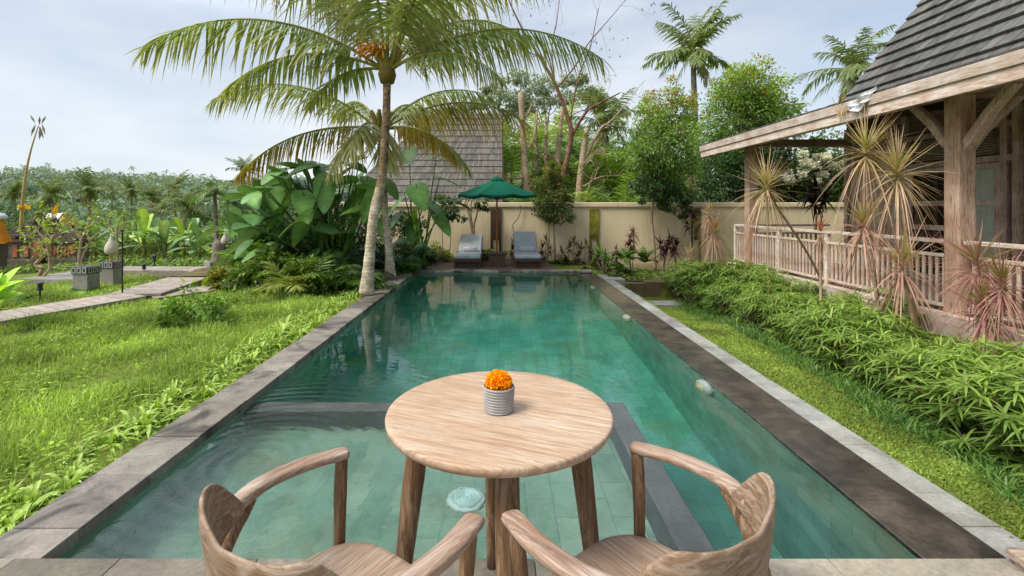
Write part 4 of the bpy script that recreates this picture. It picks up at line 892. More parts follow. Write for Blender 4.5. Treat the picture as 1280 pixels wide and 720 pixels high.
for k, (px, py, Y, r, lab) in enumerate([(330,345,8.7,.5,'mixed leafy shrub at the lawn edge below the gourd lantern'),(300,350,9.0,.4,'mottled yellow croton shrub beside the boardwalk end'),(388,352,8.3,.42,'low mid green shrub in front of the palm ferns'),(470,330,10.0,.5,'dark shrub filling the gap between the palm trunks'),(420,330,9.6,.7,'dark dense shrub behind the palm ferns'),(350,315,10.2,.8,'dark dense shrub under the giant leaf stalks'),(490,300,12.0,.8,'dark shrub before the pavilion wall'),(440,290,11.5,1.0,'dark foliage mass behind the giant leaves'),(380,280,11.5,1.0,'deep green foliage mass behind the leaf clump'),(520,335,11.6,.35,'low shrub along the left side of the sun deck')]):
    c = np.array(P(px, py, Y)); g = gz1(c[0], Y); t = thing('shrub', lab, 'shrub', (c[0], Y, g)); mb = MB(); cd = (G('4a6a26','86a03c') if k < 3 else G('22381a','45602c')); cd = G('6f7f2a','b0a83c') if k == 1 else cd
    crown(mb, (0,0,max(.15,c[2]-g)), (r*1.2,r*.8,r*.85), 40, 2600, .10, cd[0], cd[1]); mb.build('foliage', M['leaf'], t); mb = MB(); limbs(mb, (0,0,-.05), [(rng.normal()*r*.5, rng.normal()*.1, max(.2,c[2]-g)) for _ in range(6)], .014, .004, 5); mb.build('stem', M['bark'], t)
# weeds standing in the lawn
def broad_weed(label, loc, n, L, C, up=.6):
    t = MB()
    for k in range(n): bigleaf(t, np.array((rng.normal()*.04, rng.normal()*.04, rng.uniform(.02,.3))), rng.random()*6.28, rng.uniform(-.2,1.0)*up, L*rng.uniform(.7,1.1), L*.42, C[0], C[1], oval, .35, .2)
    o = t.build('broad_leaf_plant', M['leaf_gloss'], smooth=True); o.location = loc; return tag(o, label, 'plant')
v = Q(262,405,-.2); broad_weed('leafy weed standing up from the middle of the lawn', (v.x, v.y, gz1(v.x, v.y)), 26, .28, G('5f8a30','92b848'))
mb = MB(); crown(mb, (0,0,.18), (.42,.38,.26), 40, 1800, .06, *G('56802a','8ab03c')); o = mb.build('weed_clump', M['leaf']); v = Q(245,415,-.2); o.location = (v.x, v.y, gz1(v.x, v.y)); tag(o, 'mounded bushy weed clump around the leafy weed on the lawn', 'weeds')
t = MB()
for k in range(11): bigleaf(t, np.array((rng.normal()*.05, 0, .1)), rng.uniform(-.7,2.6), rng.uniform(.25,1.1), .68*rng.uniform(.7,1.1), .24, *G('7fae2c','b8dc50'), oval, .25, .25)
o = t.build('broad_leaf_plant', M['leaf_gloss'], smooth=True); v = P(-14,388,6.2); o.location = v; tag(o, 'bright lime broad leaved plant at the left edge of the picture', 'plant')
t = MB(); 
for k in range(14): bigleaf(t, np.array((rng.normal()*.12, rng.normal()*.08, .05)), rng.random()*6.28, rng.uniform(.6,1.3), .42*rng.uniform(.7,1.1), .13, *G('8fae2c','c8d84a'), oval, .15, .25)
o = t.build('broad_leaf_plant', M['leaf_gloss'], smooth=True); v = Q(258,366,-.28); o.location = v; tag(o, 'lime yellow broad leaved plant beside the boardwalk fork', 'plant')
for k, (px, py, n) in enumerate([(30,385,40),(70,372,40),(100,376,30)]):
    t = MB()
    for j in range(n): bigleaf(t, np.array((rng.normal()*.24, rng.normal()*.14, rng.uniform(.03,.22))), rng.random()*6.28, rng.uniform(-.4,.5), .2, .15, *G('35582a','5f8a44'), heart, .3, .2)
    o = t.build('taro_plant', M['leaf_gloss'], smooth=True); v = Q(px, py, -.35); o.location = v; tag(o, 'low patch of small dark heart shaped leaves under the stone walkway', 'plant', 'heart leaved patches by the stone walkway')

# ---- banana plants on the slope
def banana_proto(seed, C):
    t = thing('banana_plant', 'banana plant with upright paddle leaves on the slope beyond the boardwalk', 'banana plant', group='banana plants beyond the boardwalk'); st = MB(); st.tube([(0,0,-.4),(.02,0,.5),(0,0,1.05)], [.10,.08,.05], 9, lin('8a8a4a')); mb = MB()
    for k in range(12):
        az = k*2.4+rng.random(); e = R(rng.uniform(10,86)); L = rng.uniform(1.1,1.75); p0 = np.array((.03*math.cos(az), .03*math.sin(az), rng.uniform(.4,1.1))); p1 = p0+np.array((math.cos(az)*math.cos(e), math.sin(az)*math.cos(e), math.sin(e)))*.28
        st.tube([p0, p1], [.022,.012], 6, lin('a0aa50')); bigleaf(mb, p1, az, e, L, rng.uniform(.30,.42), C[0], C[1], paddle, .38, .22, 0)
    st.build('stem', M['leaf'], t, smooth=True); mb.build('leaf', M['leaf_gloss'], t, smooth=True); return t
bp = [banana_proto(1, G('7a9a40','b0c462')), banana_proto(2, G('66884c','98b074')), banana_proto(3, G('4e6e3e','789460'))]
for k, (px, py, Y, s, v) in enumerate([(180,330,15.5,1.05,0),(205,335,15,.95,1),(120,330,16,.9,0),(230,330,16.5,.95,0),(160,335,17.5,1.1,1),(250,332,15.2,.8,2),(275,330,17,1.0,1),(145,325,19,1.1,2),(195,325,20,1.15,2),(240,322,21,1.1,1),(290,325,19,1.0,2),(100,325,19,1.0,1),(310,330,16,1.0,0),(215,320,23,1.1,2),(170,318,24,1.1,2),(268,318,24,1.1,2),(85,318,22,1.1,2),(130,316,25,1.1,1)]):
    o = bp[k] if k < 3 else copy_tree(bp[v]); c = P(px, py, Y); o.location = (c.x, Y, c.z); o.rotation_euler = (0,0,k*1.9); o.scale = (s*.78,s*.78,s*.8)
# mid-distance bushes and trees towards the valley
for k, (px, py, Y, r, h) in enumerate([(60,272,48,2.4,2.),(140,275,52,2.6,2.),(180,285,34,1.6,1.2),(220,290,36,1.6,1.3),(255,285,40,2.,1.6),(300,275,42,2.4,2.4),(330,262,46,2.8,2.6),(30,268,56,3,2.4),(90,285,36,1.8,1.3),(370,250,50,3.,3.),(420,250,52,3.,3.),(-40,275,50,3,2.6),(-110,275,48,3,2.6),(120,300,28,1.4,1.),(160,300,27,1.4,1.),(275,300,28,1.4,1.2)]):
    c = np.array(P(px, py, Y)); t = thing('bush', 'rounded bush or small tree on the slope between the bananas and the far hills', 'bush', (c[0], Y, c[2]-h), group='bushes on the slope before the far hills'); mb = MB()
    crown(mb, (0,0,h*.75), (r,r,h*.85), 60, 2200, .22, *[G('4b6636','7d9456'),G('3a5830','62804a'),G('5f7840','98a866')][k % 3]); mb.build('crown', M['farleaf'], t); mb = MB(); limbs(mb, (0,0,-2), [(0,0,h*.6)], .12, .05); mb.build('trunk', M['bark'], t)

# ---- far hills under forest
n = 6200; ang = rng.uniform(-1.15, .62, n); rr = 100+270*rng.random(n)**.8; x = rr*np.sin(ang); y = rr*np.cos(ang); keep = (ang < -.18) | (rng.random(n) < .35); x, y, rr = x[keep], y[keep], rr[keep]; z = gz(x, y); m = len(x)
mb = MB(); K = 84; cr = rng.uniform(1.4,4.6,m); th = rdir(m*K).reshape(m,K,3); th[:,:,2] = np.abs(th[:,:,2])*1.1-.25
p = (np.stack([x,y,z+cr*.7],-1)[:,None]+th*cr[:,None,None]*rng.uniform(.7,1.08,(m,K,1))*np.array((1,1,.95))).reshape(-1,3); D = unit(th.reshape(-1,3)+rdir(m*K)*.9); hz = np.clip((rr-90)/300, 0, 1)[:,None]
ca = np.array(lin('6a8460'))*(1-hz)+np.array(lin('a2b2ac'))*hz; cb = np.array(lin('8aa276'))*(1-hz)+np.array(lin('b8c5c0'))*hz; f = rng.random((m,1))**1.5; c0 = (ca*(1-f)+cb*f)*rng.uniform(.75,1.15,(m,1))  # distance haze is painted in: leaf colours turn paler and bluer with range
col = np.repeat(c0[:,None], K, 1)*(.50+.62*np.clip(th[:,:,2:3],-.25,1)); L = np.repeat(cr*.36,K)*rng.uniform(.6,1.2,m*K)  # crown undersides darkened in the leaf colour, painted shade between the crowns
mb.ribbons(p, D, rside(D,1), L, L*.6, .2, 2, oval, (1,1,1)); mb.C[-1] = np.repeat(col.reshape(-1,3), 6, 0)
# feathery palm heads scattered in it
k = rng.permutation(m)[:700]; 
for j in range(11):
    a = rng.random(700)*6.28; e = rng.uniform(-.3,1.1,700); D = np.stack([np.cos(a)*np.cos(e),np.sin(a)*np.cos(e),np.sin(e)],-1)
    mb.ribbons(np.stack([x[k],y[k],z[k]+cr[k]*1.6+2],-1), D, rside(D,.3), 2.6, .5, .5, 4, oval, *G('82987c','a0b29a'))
o = mb.build('forest', M['farleaf']); tag(o, 'green forest covering the far hills, haze painted into its leaf colours', 'forest', kind='stuff')
mb = MB(); c = P(74,218,330); mb.tube([c-Vector((0,0,6)), c+Vector((0,0,3))], [.5,.3], 6); [mb.box(c.x-1.1, c.x+1.1, c.y-.1, c.y+.1, c.z+q_, c.z+q_+.25) for q_ in (.5,1.6,2.4)]
tag(mb.build('radio_mast', M['concrete']), 'thin pale radio mast on the far ridge at left', 'mast')

# ================================================================== LEFT SIDE: BOARDWALK, LAMPS, SHRINE
bw = thing('boardwalk', 'grey timber zigzag boardwalk with three arms beyond the lawn', 'boardwalk')
def plankway(a, b, w, z0, z1):
    a = np.array(a, float); b = np.array(b, float); d = b-a; L = np.linalg.norm(d); d /= L; s = np.array((d[1], -d[0])); n = int(L/.15); mb = MB()
    for k in range(n):
        c = a+d*(k+.5)*L/n; z = z0+(z1-z0)*(k+.5)/n; mb.obox((c[0],c[1],z), (s[0],s[1],0), (d[0],d[1],(z1-z0)/L), (0,0,1), w/2, L/n/2-.006, .02, tone(.8,1.15))
    for e in (-1, 1):
        mb.bar(tuple(a+s*e*(w/2+.024))+(z0-.05,), tuple(b+s*e*(w/2+.024))+(z1-.05,), .04, .14, (.8,.8,.8))
    return mb.build('deck_planks', M['board'], bw)
plankway((-7.2,6.4), (-6.25,8.2), .75, -.16, -.10); plankway((-6.25,8.2), (-6.6,11.2), .78, -.10, -.06); plankway((-6.3,11.25), (-9.7,11.35), .7, -.06, -.06); plankway((-6.05,8.3), (-5.35,9.3), .6, -.15, -.15)
mb = MB()
for x, y in ((-6.5,9.5),(-6.1,9.4),(-6.9,11.3),(-8.2,11.1),(-9.4,11.2),(-5.5,9.1),(-6.9,11.0),(-7.1,7.2)): mb.box(x-.045, x+.045, y-.045, y+.045, gz1(x,y)-.2, -.22)
mb.build('post', M['dark_wood'], bw)
# stone walkway behind, steps up to the shrine
mb = MB(); mb.box(-13.5,-7.9,8.9,9.35,-.9,-.28,(.95,.95,.95)); mb.box(-10.6,-7.9,10.6,12.4,-.9,-.18,(1,1,1)); struct(mb.build('path', M['concrete'], bevel=.02))
def bollard(px, py, z, w, h, lab):
    v = Q(px, py, z); t = thing('stone_bollard', lab, 'bollard', tuple(v)); MB().box(-w/2,w/2,-w/2,w/2,-.3,h).build('column', M['concrete'], t, bevel=.012)
    mb = MB(); mb.box(-w*.55,w*.55,-w*.55,w*.55,h+.002,h+.13); mb.build('lamp_box', M['black'], t, bevel=.006); mb = MB()
    for s in (1,):       # pale key-pattern tracery on each visible face
        for k in range(3):
            x0 = -w*.5+k*w*.345
            for bx in ((x0,x0+w*.28,h+.100,h+.122),(x0,x0+w*.28,h+.012,h+.034),(x0,x0+.022,h+.036,h+.098),(x0+w*.28-.022,x0+w*.28,h+.036,h+.098)):
                mb.box(bx[0],bx[1],-w*.55-.006,-w*.55+.002,bx[2],bx[3]); mb.box(w*.55-.002,w*.55+.006,bx[0],bx[1],bx[2],bx[3])
    mb.build('tracery', M['kerb'], t)
bollard(108, 370, -.30, .29, .44, 'square stone bollard with black and white patterned lamp box, nearer one'); bollard(140, 361, -.28, .27, .44, 'square stone bollard with patterned lamp box, behind the nearer one by the gourd lantern')
def gourd(px, ytop, ybot, Y, zb, lab, mat):
    c = P(px, ybot, Y); t = thing('garden_lantern', lab, 'lantern', (c.x, Y, zb)); h = (ybot-ytop)*Y/F; b = c.z-zb
    MB().tube([(0,0,-.1),(0,0,b+.02)], .03 if mat == 'bamboo' else .018, 8).build('pole', M[mat], t)
    pr = [(.001,0),(.36,.02),(.46,.12),(.50,.25),(.44,.42),(.28,.62),(.12,.78),(.06,.92),(.03,1.0),(.001,1.0)]
    MB().lathe([(a*h*.58, b+z*h) for a, z in pr], n=20).build('shade', M['gourd'], t, smooth=True)
gourd(139, 293, 318, 9.8, -.30, 'pale gourd shaped lantern on a wooden stem behind the stone bollards', 'bamboo'); gourd(281, 290, 305, 11.6, -.30, 'smaller pale gourd lantern on a black pole near the shrub bed', 'black')
v = Q(153, 376, -.22); mb = MB(); mb.tube([(v.x,v.y,-.4),(v.x,v.y,P(153,288,v.y).z)], .013, 8); mb.lathe([(.001,-.02),(.03,-.01),(.03,.01),(.001,.03)], (v.x,v.y,P(153,288,v.y).z), 10); tag(mb.build('metal_pole', M['black']), 'thin straight black pole standing beside the boardwalk', 'pole')
def spot(px, py, ptop, z, lab):
    v = Q(px, py, z); t = thing('garden_lamp', lab, 'garden lamp', tuple(v)); h = (py-ptop)*v.y/F
    MB().lathe([(.001,-.06),(.10,-.06),(.085,.03),(.05,.06),(.001,.06)], n=12).build('stone_base', M['concrete'], t, smooth=True); MB().tube([(0,0,.05),(0,0,h*.7)], .014, 8).build('pole', M['black'], t)
    mb = MB(); mb.lathe([(.001,h*.68),(.045,h*.68),(.045,h*.74),(.036,h*.75),(.036,h*.9),(.06,h*.92),(.05,h*.96),(.001,h)], n=12); mb.build('lamp_head', M['black'], t)
spot(50, 386, 352, -.32, 'small black garden lamp on a stone foot at the left by the stone walkway'); spot(180, 352, 329, -.30, 'small black garden lamp on a stone foot by the far boardwalk arm'); spot(193, 346, 318, -.30, 'taller dim garden lamp just right of the far boardwalk lamp')
v = P(273, 345, 12.0); t = thing('potted_palm', 'slim palm with thick rough lower trunk in a grey stone pot by the boardwalk', 'potted palm', (v.x, 12.0, -.35)); MB().lathe([(.001,-.05),(.30,-.05),(.36,.3),(.38,.42),(.33,.42),(.30,.36),(.001,.36)], n=4).build('pot', M['concrete'], t, bevel=.02)
hz_ = P(268,238,12.).z+.35; MB().tube(crom([(0,0,.3),(.0,0,.75),(-.04,0,1.0),(-.07,0,1.5),(-.1,0,hz_)], 6), np.interp(np.linspace(0,1,25),[0,.35,.45,1],[.16,.13,.055,.04]), 12).build('trunk', M['bark'], t, smooth=True); mb = MB(); [frond(mb, (-.1,0,hz_), k*2.4, R(rng.uniform(-10,75)), rng.uniform(.5,.75), R(70), 18, .2, .03, .4, *G('4a6a34','86a45c'), None, 0, .012) for k in range(15)]; mb.build('fronds', M['leaf'], t)
# temple shrine
sh = thing('shrine_wall', 'low carved temple wall of dark stone with red brick panels at far left', 'shrine', (-12.6,13.6,-.5))
SX = -12.6
def px_(x): return (x-624)*13.6/F-SX
def pz_(y): return H-(y-259)*13.6/F+.5
mb = MB(); mb.box(px_(-90), px_(92), .0, 1.6, -.6, pz_(332)); mb.box(px_(-90), px_(60), -.5, 0, -.6, pz_(337),(.8,.8,.8)); mb.box(px_(35), px_(64), -.9, -.5, -.6, pz_(342)); mb.box(px_(37), px_(62), -1.2, -.9, -.6, pz_(347)); mb.build('base', M['darkstone'], sh, bevel=.02)
mb = MB(); 
mb.box(px_(-90), px_(40), .15, .6, pz_(332), pz_(300)); mb.box(px_(52), px_(90), .15, .6, pz_(332), pz_(300))
mb.box(px_(-90), px_(38), .08, .66, pz_(303), pz_(299), (.75,.75,.75)); mb.box(px_(54), px_(94), .06, .68, pz_(304), pz_(299), (.8,.8,.8)); mb.box(px_(-90), px_(38), .09, .66, pz_(332), pz_(325), (.9,.9,.9)); mb.box(px_(54), px_(92), .09, .66, pz_(332), pz_(324), (.9,.9,.9)); mb.build('wall', M['darkstone'], sh, bevel=.012)
mb = MB()
for x in range(-88, 36, 14): mb.box(px_(x), px_(x+6), .12, .3, pz_(322), pz_(307), tone(.8,1.2))
for x in (57,61.5,66,70.5,75,79.5): mb.box(px_(x), px_(x+2.6), .12, .3, pz_(321), pz_(307), tone(.8,1.2))
mb.box(px_(84), px_(89), .1, .3, pz_(318), pz_(305)); mb.build('brick_panel', M['brick'], sh, bevel=.006)
mb = MB(); mb.box(px_(40), px_(52), .02, .7, pz_(322), pz_(302)); mb.build('gate_pillar', M['brick'], sh, bevel=.01)
mb = MB()
def merlon(x, w, y0, y1, st):
    for k in range(st): f = 1-.75*k/st; mb.box(px_(x-w*f), px_(x+w*f), .3-.3*f+.07, .36+.3*f, pz_(y0+(y1-y0)*k/st), pz_(y0+(y1-y0)*(k+1)/st)+.001, tone(.7,1.1))
merlon(46,9,302,284,4); merlon(28,13,299,281,6); merlon(33,5,284,266,5); merlon(84,10,299,286,5); merlon(66,7,299,292,3); merlon(10,12,299,284,5); merlon(-20,12,299,284,5); merlon(-60,12,299,282,5); merlon(50,4,284,272,4)
mb.build('ornament', M['darkstone'], sh, bevel=.015)
t = thing('offering_house', 'small thatched offering house with a white cloth draped on its roof behind the shrine wall', 'shrine', (-13.75,14.9,-.45)); t.scale = (.75,.75,.95); mb = MB(); mb.box(-.35,.35,-.35,.35,-.3,1.0,(.9,.9,.9)); mb.build('base', M['brick'], t, bevel=.01); mb = MB(); mb.add([(-.6,-.5,1.35),(.6,-.5,1.35),(.6,.5,1.35),(-.6,.5,1.35),(-.35,0,1.72),(.35,0,1.72)], [(0,1,5,4),(2,3,4,5),(3,2,1,0)], [(1,2,5),(3,0,4)]); mb.build('roof', M['straw'], t); mb = MB(); [mb.box(x-.03,x+.03,y-.03,y+.03,1.0,1.36) for x in (-.4,.4) for y in (-.33,.33)]; mb.build('post', M['dark_wood'], t)
mb = MB(); mb.add([(-.35,-.3,1.54),(.3,-.33,1.52),(.3,-.02,1.752),(-.3,-.02,1.752),(-.3,.2,1.6),(.3,.2,1.6)], [(0,1,2,3),(3,2,5,4)]); mb.build('roof_cloth', M['white'], t)
# shrine wrapped in saffron cloth with white canopy
t = thing('wrapped_shrine', 'shrine wrapped in saffron cloth under a white fabric top at the left edge', 'shrine', tuple(P(-4,300,13.0))); t.scale = (.68,.68,.8); mb = MB()
th = np.linspace(0,2*np.pi,28,endpoint=False); prof = [(.14,.70),(.20,.62),(.26,.35),(.36,.05),(.42,-.1)]
V = [((r*(1+.10*math.sin(7*a+r*9)))*math.cos(a), (r*(1+.10*math.sin(7*a+r*9)))*math.sin(a), z+.03*math.sin(5*a)*(z < .4)) for r, z in prof for a in th]; i = np.arange(4)[:,None]*28; j = np.arange(28)[None]; k = (j+1) % 28
mb.add(V, np.stack([i+j,i+28+j,i+28+k,i+k],-1).reshape(-1,4)); mb.build('cloth_wrap', M['cloth'], t, smooth=True); mb = MB(); mb.lathe([(.001,.94),(.2,.90),(.30,.82),(.33,.74),(.27,.70),(.001,.70)], n=18); mb.build('fabric_top', M['white'], t, smooth=True); MB().box(-.2,.2,-.2,.2,-.9,-.05).build('plinth', M['darkstone'], t)
# tall ceremonial bamboo pole and flag
mb = MB(); p = [P(25,320,14), P(27,270,14), P(31,225,14), P(38,190,14), P(48,157,14)]; b = np.array(p[0]); t = thing('bamboo_pole', 'tall bending bamboo ceremonial pole with a tassel at its tip', 'pole', tuple(b)); q_ = crom([np.array(v)-b for v in p], 8); mb.tube(q_, np.linspace(.055,.012,len(q_)), 7); mb.build('pole', M['bamboo'], t, smooth=True)
tip = q_[-1]; mb = MB()
for k in range(10): a = rng.random()*6.28; mb.ribbons(np.array([tip+rng.normal(size=3)*.05]), np.array([[math.cos(a)*.4,0,-.8 if k > 2 else .8]]), np.array([[1,.2,0.]]), .38, .07, .1, 2, oval, *G('7a7468','a89c88'))
mb.build('tassel', M['farleaf'], t); mb = MB(); c = np.array(P(27,259,13.95))-b; mb.lathe([(.07,-.06),(.09,0),(.07,.06)], c, 8); mb.ribbons(np.array([c]), np.array([[.95,0,.1]]), np.array([[0,0,1.]]), .28, .12, .1, 3, lambda t: t*0+1, (1,1,1)); mb.build('band', M['yellow'], t)
t = thing('flag', 'small orange and white flag on a thin stick above the shrine wall', 'flag', tuple(P(65,285,13.9))); MB().tube([(0,0,-.3),(0,0,.62)], .012, 6).build('pole', M['bamboo'], t); mb = MB(); mb.add([(.0,0,.36),(.14,.02,.42),(.20,.0,.74),(.02,-.01,.56)], [(0,1,2,3)]); mb.build('banner', M['yellow'], t); mb = MB(); mb.add([(0,.003,.30),(.12,.02,.34),(.14,.023,.415),(0,.003,.355)], [(0,1,2,3)]); mb.build('hem', M['white'], t)
# leafless frangipanis in front of the shrine
bare_tree('frangipani', 'bent grey frangipani with sparse yellow green top in front of the shrine', 11.0, [[(48,346,.07),(53,335,.065),(44,331,.06),(52,322,.055),(60,310,.05),(66,297,.045),(78,288,.03)],[(60,312,.04),(56,300,.035),(48,290,.03),(44,282,.02)],[(66,300,.035),(60,292,.03),(52,282,.02)],[(55,345,.05),(62,336,.05),(62,322,.05),(60,312,.045)],[(66,297,.03),(72,285,.02),(70,276,.015)]], 4, 'bark_pale', 260, spread=.5, r=.62, tl=.3, lc=G('7f9a38','b4c85a'))
bare_tree('frangipani', 'taller pale frangipani between the shrine and the gourd lantern', 12.0, [[(100,340,.06),(99,320,.055),(102,300,.05),(108,288,.045),(113,275,.03)],[(102,302,.04),(96,292,.03),(88,284,.02)],[(108,290,.035),(112,302,.03),(104,318,.03),(101,332,.035)],[(112,302,.03),(122,292,.025),(134,286,.018)],[(108,288,.03),(118,278,.02),(128,270,.014)]], 4, 'bark_pale', 260, spread=.5, r=.62, tl=.3, lc=G('7a963a','afc558'))
bare_tree('frangipani', 'pale frangipani rising behind the gourd lantern', 13.0, [[(146,335,.05),(147,310,.045),(146,290,.04),(150,275,.025)],[(146,295,.03),(138,282,.02),(132,272,.012)],[(147,292,.03),(156,282,.02),(160,270,.012)]], 3, 'bark_pale', 160, spread=.5, r=.62, tl=.3, lc=G('5f7f2c','94ac48'))

# ================================================================== LOUNGERS, PARASOL, WICKER TABLE
def rbox(x0, x1, y0, y1, z0, z1, m, name, parent, bev, seg=3, C=(1,1,1)):
    return MB().box(x0,x1,y0,y1,z0,z1,C).build(name, m, parent, smooth=False, bevel=bev, bseg=seg)
def lounger(label, x, rise):
    t = thing('sun_lounger', label, 'sun lounger', (x, 11.05, .002)); w = .31
    mb = MB(); n = 9; ys = np.linspace(0,1.95,n)       # curved wicker shell with a bowed front
    mb.box(-w-.01, w+.01, .05, 1.9, .155, .20)
    mb.box(-w-.012, w+.012, .0, .05, .13, .205); mb.build('frame', M['wicker'], t, bevel=.012)
    mb = MB(); mb.box(-w, -w+.05, .03, 1.85, 0, .152); mb.box(w-.05, w, .03, 1.85, 0, .152); mb.box(-w+.05, w-.05, .10, .14, 0, .152, (.5,.5,.5)); mb.build('side_panel', M['wicker'], t, bevel=.006)
    rbox(-w+.005, w-.005, -.012, 1.05, .205, .285, M['greyfab'], 'seat_cushion', t, .03)
    o = rbox(-w+.02, w-.02, 0, .85, 0, .075, M['greyfab'], 'back_cushion', t, .03); o.location = (0,1.03,.235); o.rotation_euler = (R(rise),0,0)
    o = rbox(-w+.01, w-.01, 0, .86, -.04, -.002, M['wicker'], 'back_frame', t, .01); o.location = (0,1.03,.235); o.rotation_euler = (R(rise),0,0)
    return t
lounger('wicker sun lounger with grey cushions left of the parasol', -.737, 27); lounger('wicker sun lounger with grey cushions and steeper back right of the parasol', .672, 33)
for k, (x, lab, lf) in enumerate([(-.72,'rolled grey towel on the left sun lounger','small white blossom on the towel of the left lounger'),(.70,'rolled grey towel on the right sun lounger','small white blossom on the towel of the right lounger')]):
    mb = MB(); r = .066; yy = 12.0; zz = .342; mb.tube([(x-.17,yy,zz),(x-.165,yy,zz),(x+.165,yy,zz),(x+.17,yy,zz)], [r*.85,r,r,r*.85], 18); tag(mb.build('rolled_towel', M['towel'], smooth=True), lab, 'towel')
    mb = MB(); mb.ribbons(np.tile((x+.01,yy-.02,zz+r),(6,1)), unit(np.array([[math.cos(a),math.sin(a),.5] for a in np.arange(6)*1.047])), np.array([[-math.sin(a),math.cos(a),0] for a in np.arange(6)*1.047]), .038, .028, .1, 3, oval, (.85,.85,.8)); mb.lathe([(.001,-.002),(.008,0),(.007,.010),(.001,.014)], (x+.01,yy-.02,zz+r), 8, (.9,.75,.3)); tag(mb.build('blossom', M['petal']), lf, 'flower')
t = thing('side_table', 'square brown wicker side table under the parasol', 'side table', (-.045,11.2,.002)); rbox(-.20,.20,0,.4,0,.29,M['wicker'],'body',t,.008); rbox(-.215,.215,-.015,.415,.292,.325,M['wicker'],'table_top',t,.01)
pc = np.array((-.055,11.75)); t = thing('parasol', 'dark green canvas parasol on a wooden pole between the loungers', 'parasol', (pc[0],pc[1],.002)); zt, zr, Rr = 2.12, 1.70, 1.0
MB().tube([(0,0,0),(0,0,zt-.02)], .022, 10).build('pole', M['polewood'], t, smooth=True); MB().lathe([(.001,0),(.2,0),(.2,.05),(.05,.07),(.05,.16),(.001,.16)], n=20).build('base', M['concrete'], t)
mb = MB(); ns, nr, k8 = 64, 12, 8; V = []
for r in range(nr+1):
    f = r/nr; fr = .07+.93*f
    for s in range(ns):
        a = 2*math.pi*(s+4)/ns; u = (s % (ns//k8))/(ns//k8); scal = 1/math.cos(math.pi/k8)*math.cos(math.pi/k8)/math.cos((u-.5)*2*math.pi/k8) if 1 else 1
        rad = Rr*fr*math.cos(math.pi/k8)/math.cos((u-.5)*2*math.pi/k8); sag = -.035*math.sin(math.pi*u)*f
        V.append((rad*math.cos(a), rad*math.sin(a), zt-(zt-zr)*(fr**.93)+sag))
i = np.arange(nr)[:,None]*ns; j = np.arange(ns)[None]; kk = (j+1) % ns; mb.add(V, np.stack([i+j,i+ns+j,i+ns+kk,i+kk],-1).reshape(-1,4))
rim = np.array(V[-ns:]); low = rim*np.array((1.0,1.0,1))-np.array((0,0,.045)); mb.add(np.vstack([rim,low]), np.stack([j[0],ns+j[0],ns+kk[0],kk[0]],-1)); mb.build('canopy', M['canopy'], t)
mb = MB(); mb.lathe([(.001,zt+.03),(.1,zt+.005),(.17,zt-.06)], n=8); mb.build('vent_cap', M['canopy'], t); MB().lathe([(.001,zt+.09),(.02,zt+.07),(.022,zt+.04),(.012,zt+.02)], n=10).build('finial', M['polewood'], t)
for k in range(8):
    a = 2*math.pi*(k*8+4)/64; mb = MB(); mb.bar((.03*math.cos(a),.03*math.sin(a),zt-.10),(.97*math.cos(a),.97*math.sin(a),zr-.01),.018,.018); mb.bar((.03*math.cos(a),.03*math.sin(a),zr-.12),(.5*math.cos(a),.5*math.sin(a),zt-(zt-zr)*.54-.02),.014,.014); mb.build('rib', M['polewood'], t)
mb = MB(); q_ = [P(648,312,13.1), P(645,296,13.1), P(641,282,13.12), P(648,272,13.12), P(651,262,13.14), P(650,256,13.1)]; mb.tube(crom([tuple(v) for v in q_],7), .012, 5); tag(mb.build('climbing_vine', M['bark']), 'thin bare vine climbing the wall right of the parasol', 'vine')

# ---- pool lights
def wall_light(y, z, lab):
    t = thing('pool_light', lab, 'pool light', (XR-.002, y, z)); mb = MB(); pr = [(.001,.0),(.125,.0),(.13,.02),(.118,.05),(.085,.066)]
    def rot(m):
        for a in range(len(m.V)): v = m.V[a]; m.V[a] = np.stack([-v[:,2], v[:,0], v[:,1]], -1)
        return m
    rot(MB().lathe(pr, n=24)).build('housing', M['whiteplast'], t, smooth=True); rot(MB().lathe([(.084,.060),(.07,.078),(.001,.092)], n=20)).build('lens', M['pool_lens'], t, smooth=True)
tn = NT('warm_lens'); M['pool_lens'] = tn.done(tn.bsdf(lin('e8d7a8'), .25, None, .5))
wall_light(4.06, -.24, 'round white underwater wall lamp nearest the table'); wall_light(6.5, -.22, 'round white underwater wall lamp in the middle of the right pool wall'); wall_light(8.9, -.22, 'round white underwater wall lamp farthest away on the right pool wall')
t = thing('floor_light', 'clear round cut glass lamp on the shallow pool floor under the table', 'pool light', (-.185,2.69,KZ)); mb = MB(); mb.lathe([(.105,.0),(.11,.006),(.10,.02),(.085,.022)], n=32); mb.build('rim', M['whiteplast'], t, smooth=True)
mb = MB(); pr = [(.085,.02)]+[(.085-.008*k, .028+.010*(k % 2)+.001*k) for k in range(1,10)]+[(.001,.04)]; mb.lathe(pr, n=24); tn = NT('frosted_glass'); mt = tn.done(tn.bsdf(lin('d0e2dc'), .2, None, .8)); mb.build('lens', mt, t)
for k, y in enumerate((3.05,5.6,7.6)):
    mb = MB(); mb.lathe([(.001,.02),(.015,.02),(.025,.008),(.028,0)], n=14); m_ = mb
    for a in range(len(m_.V)): v = m_.V[a]; m_.V[a] = np.stack([v[:,2], v[:,0], v[:,1]], -1)
    o = mb.build('water_inlet', M['whiteplast'], smooth=True); o.location = (XL+.001, y, -.2); tag(o, ['small white inlet nozzle in the left pool wall, nearest','small white inlet nozzle halfway along the left pool wall','small white inlet nozzle far along the left pool wall'][k], 'inlet')

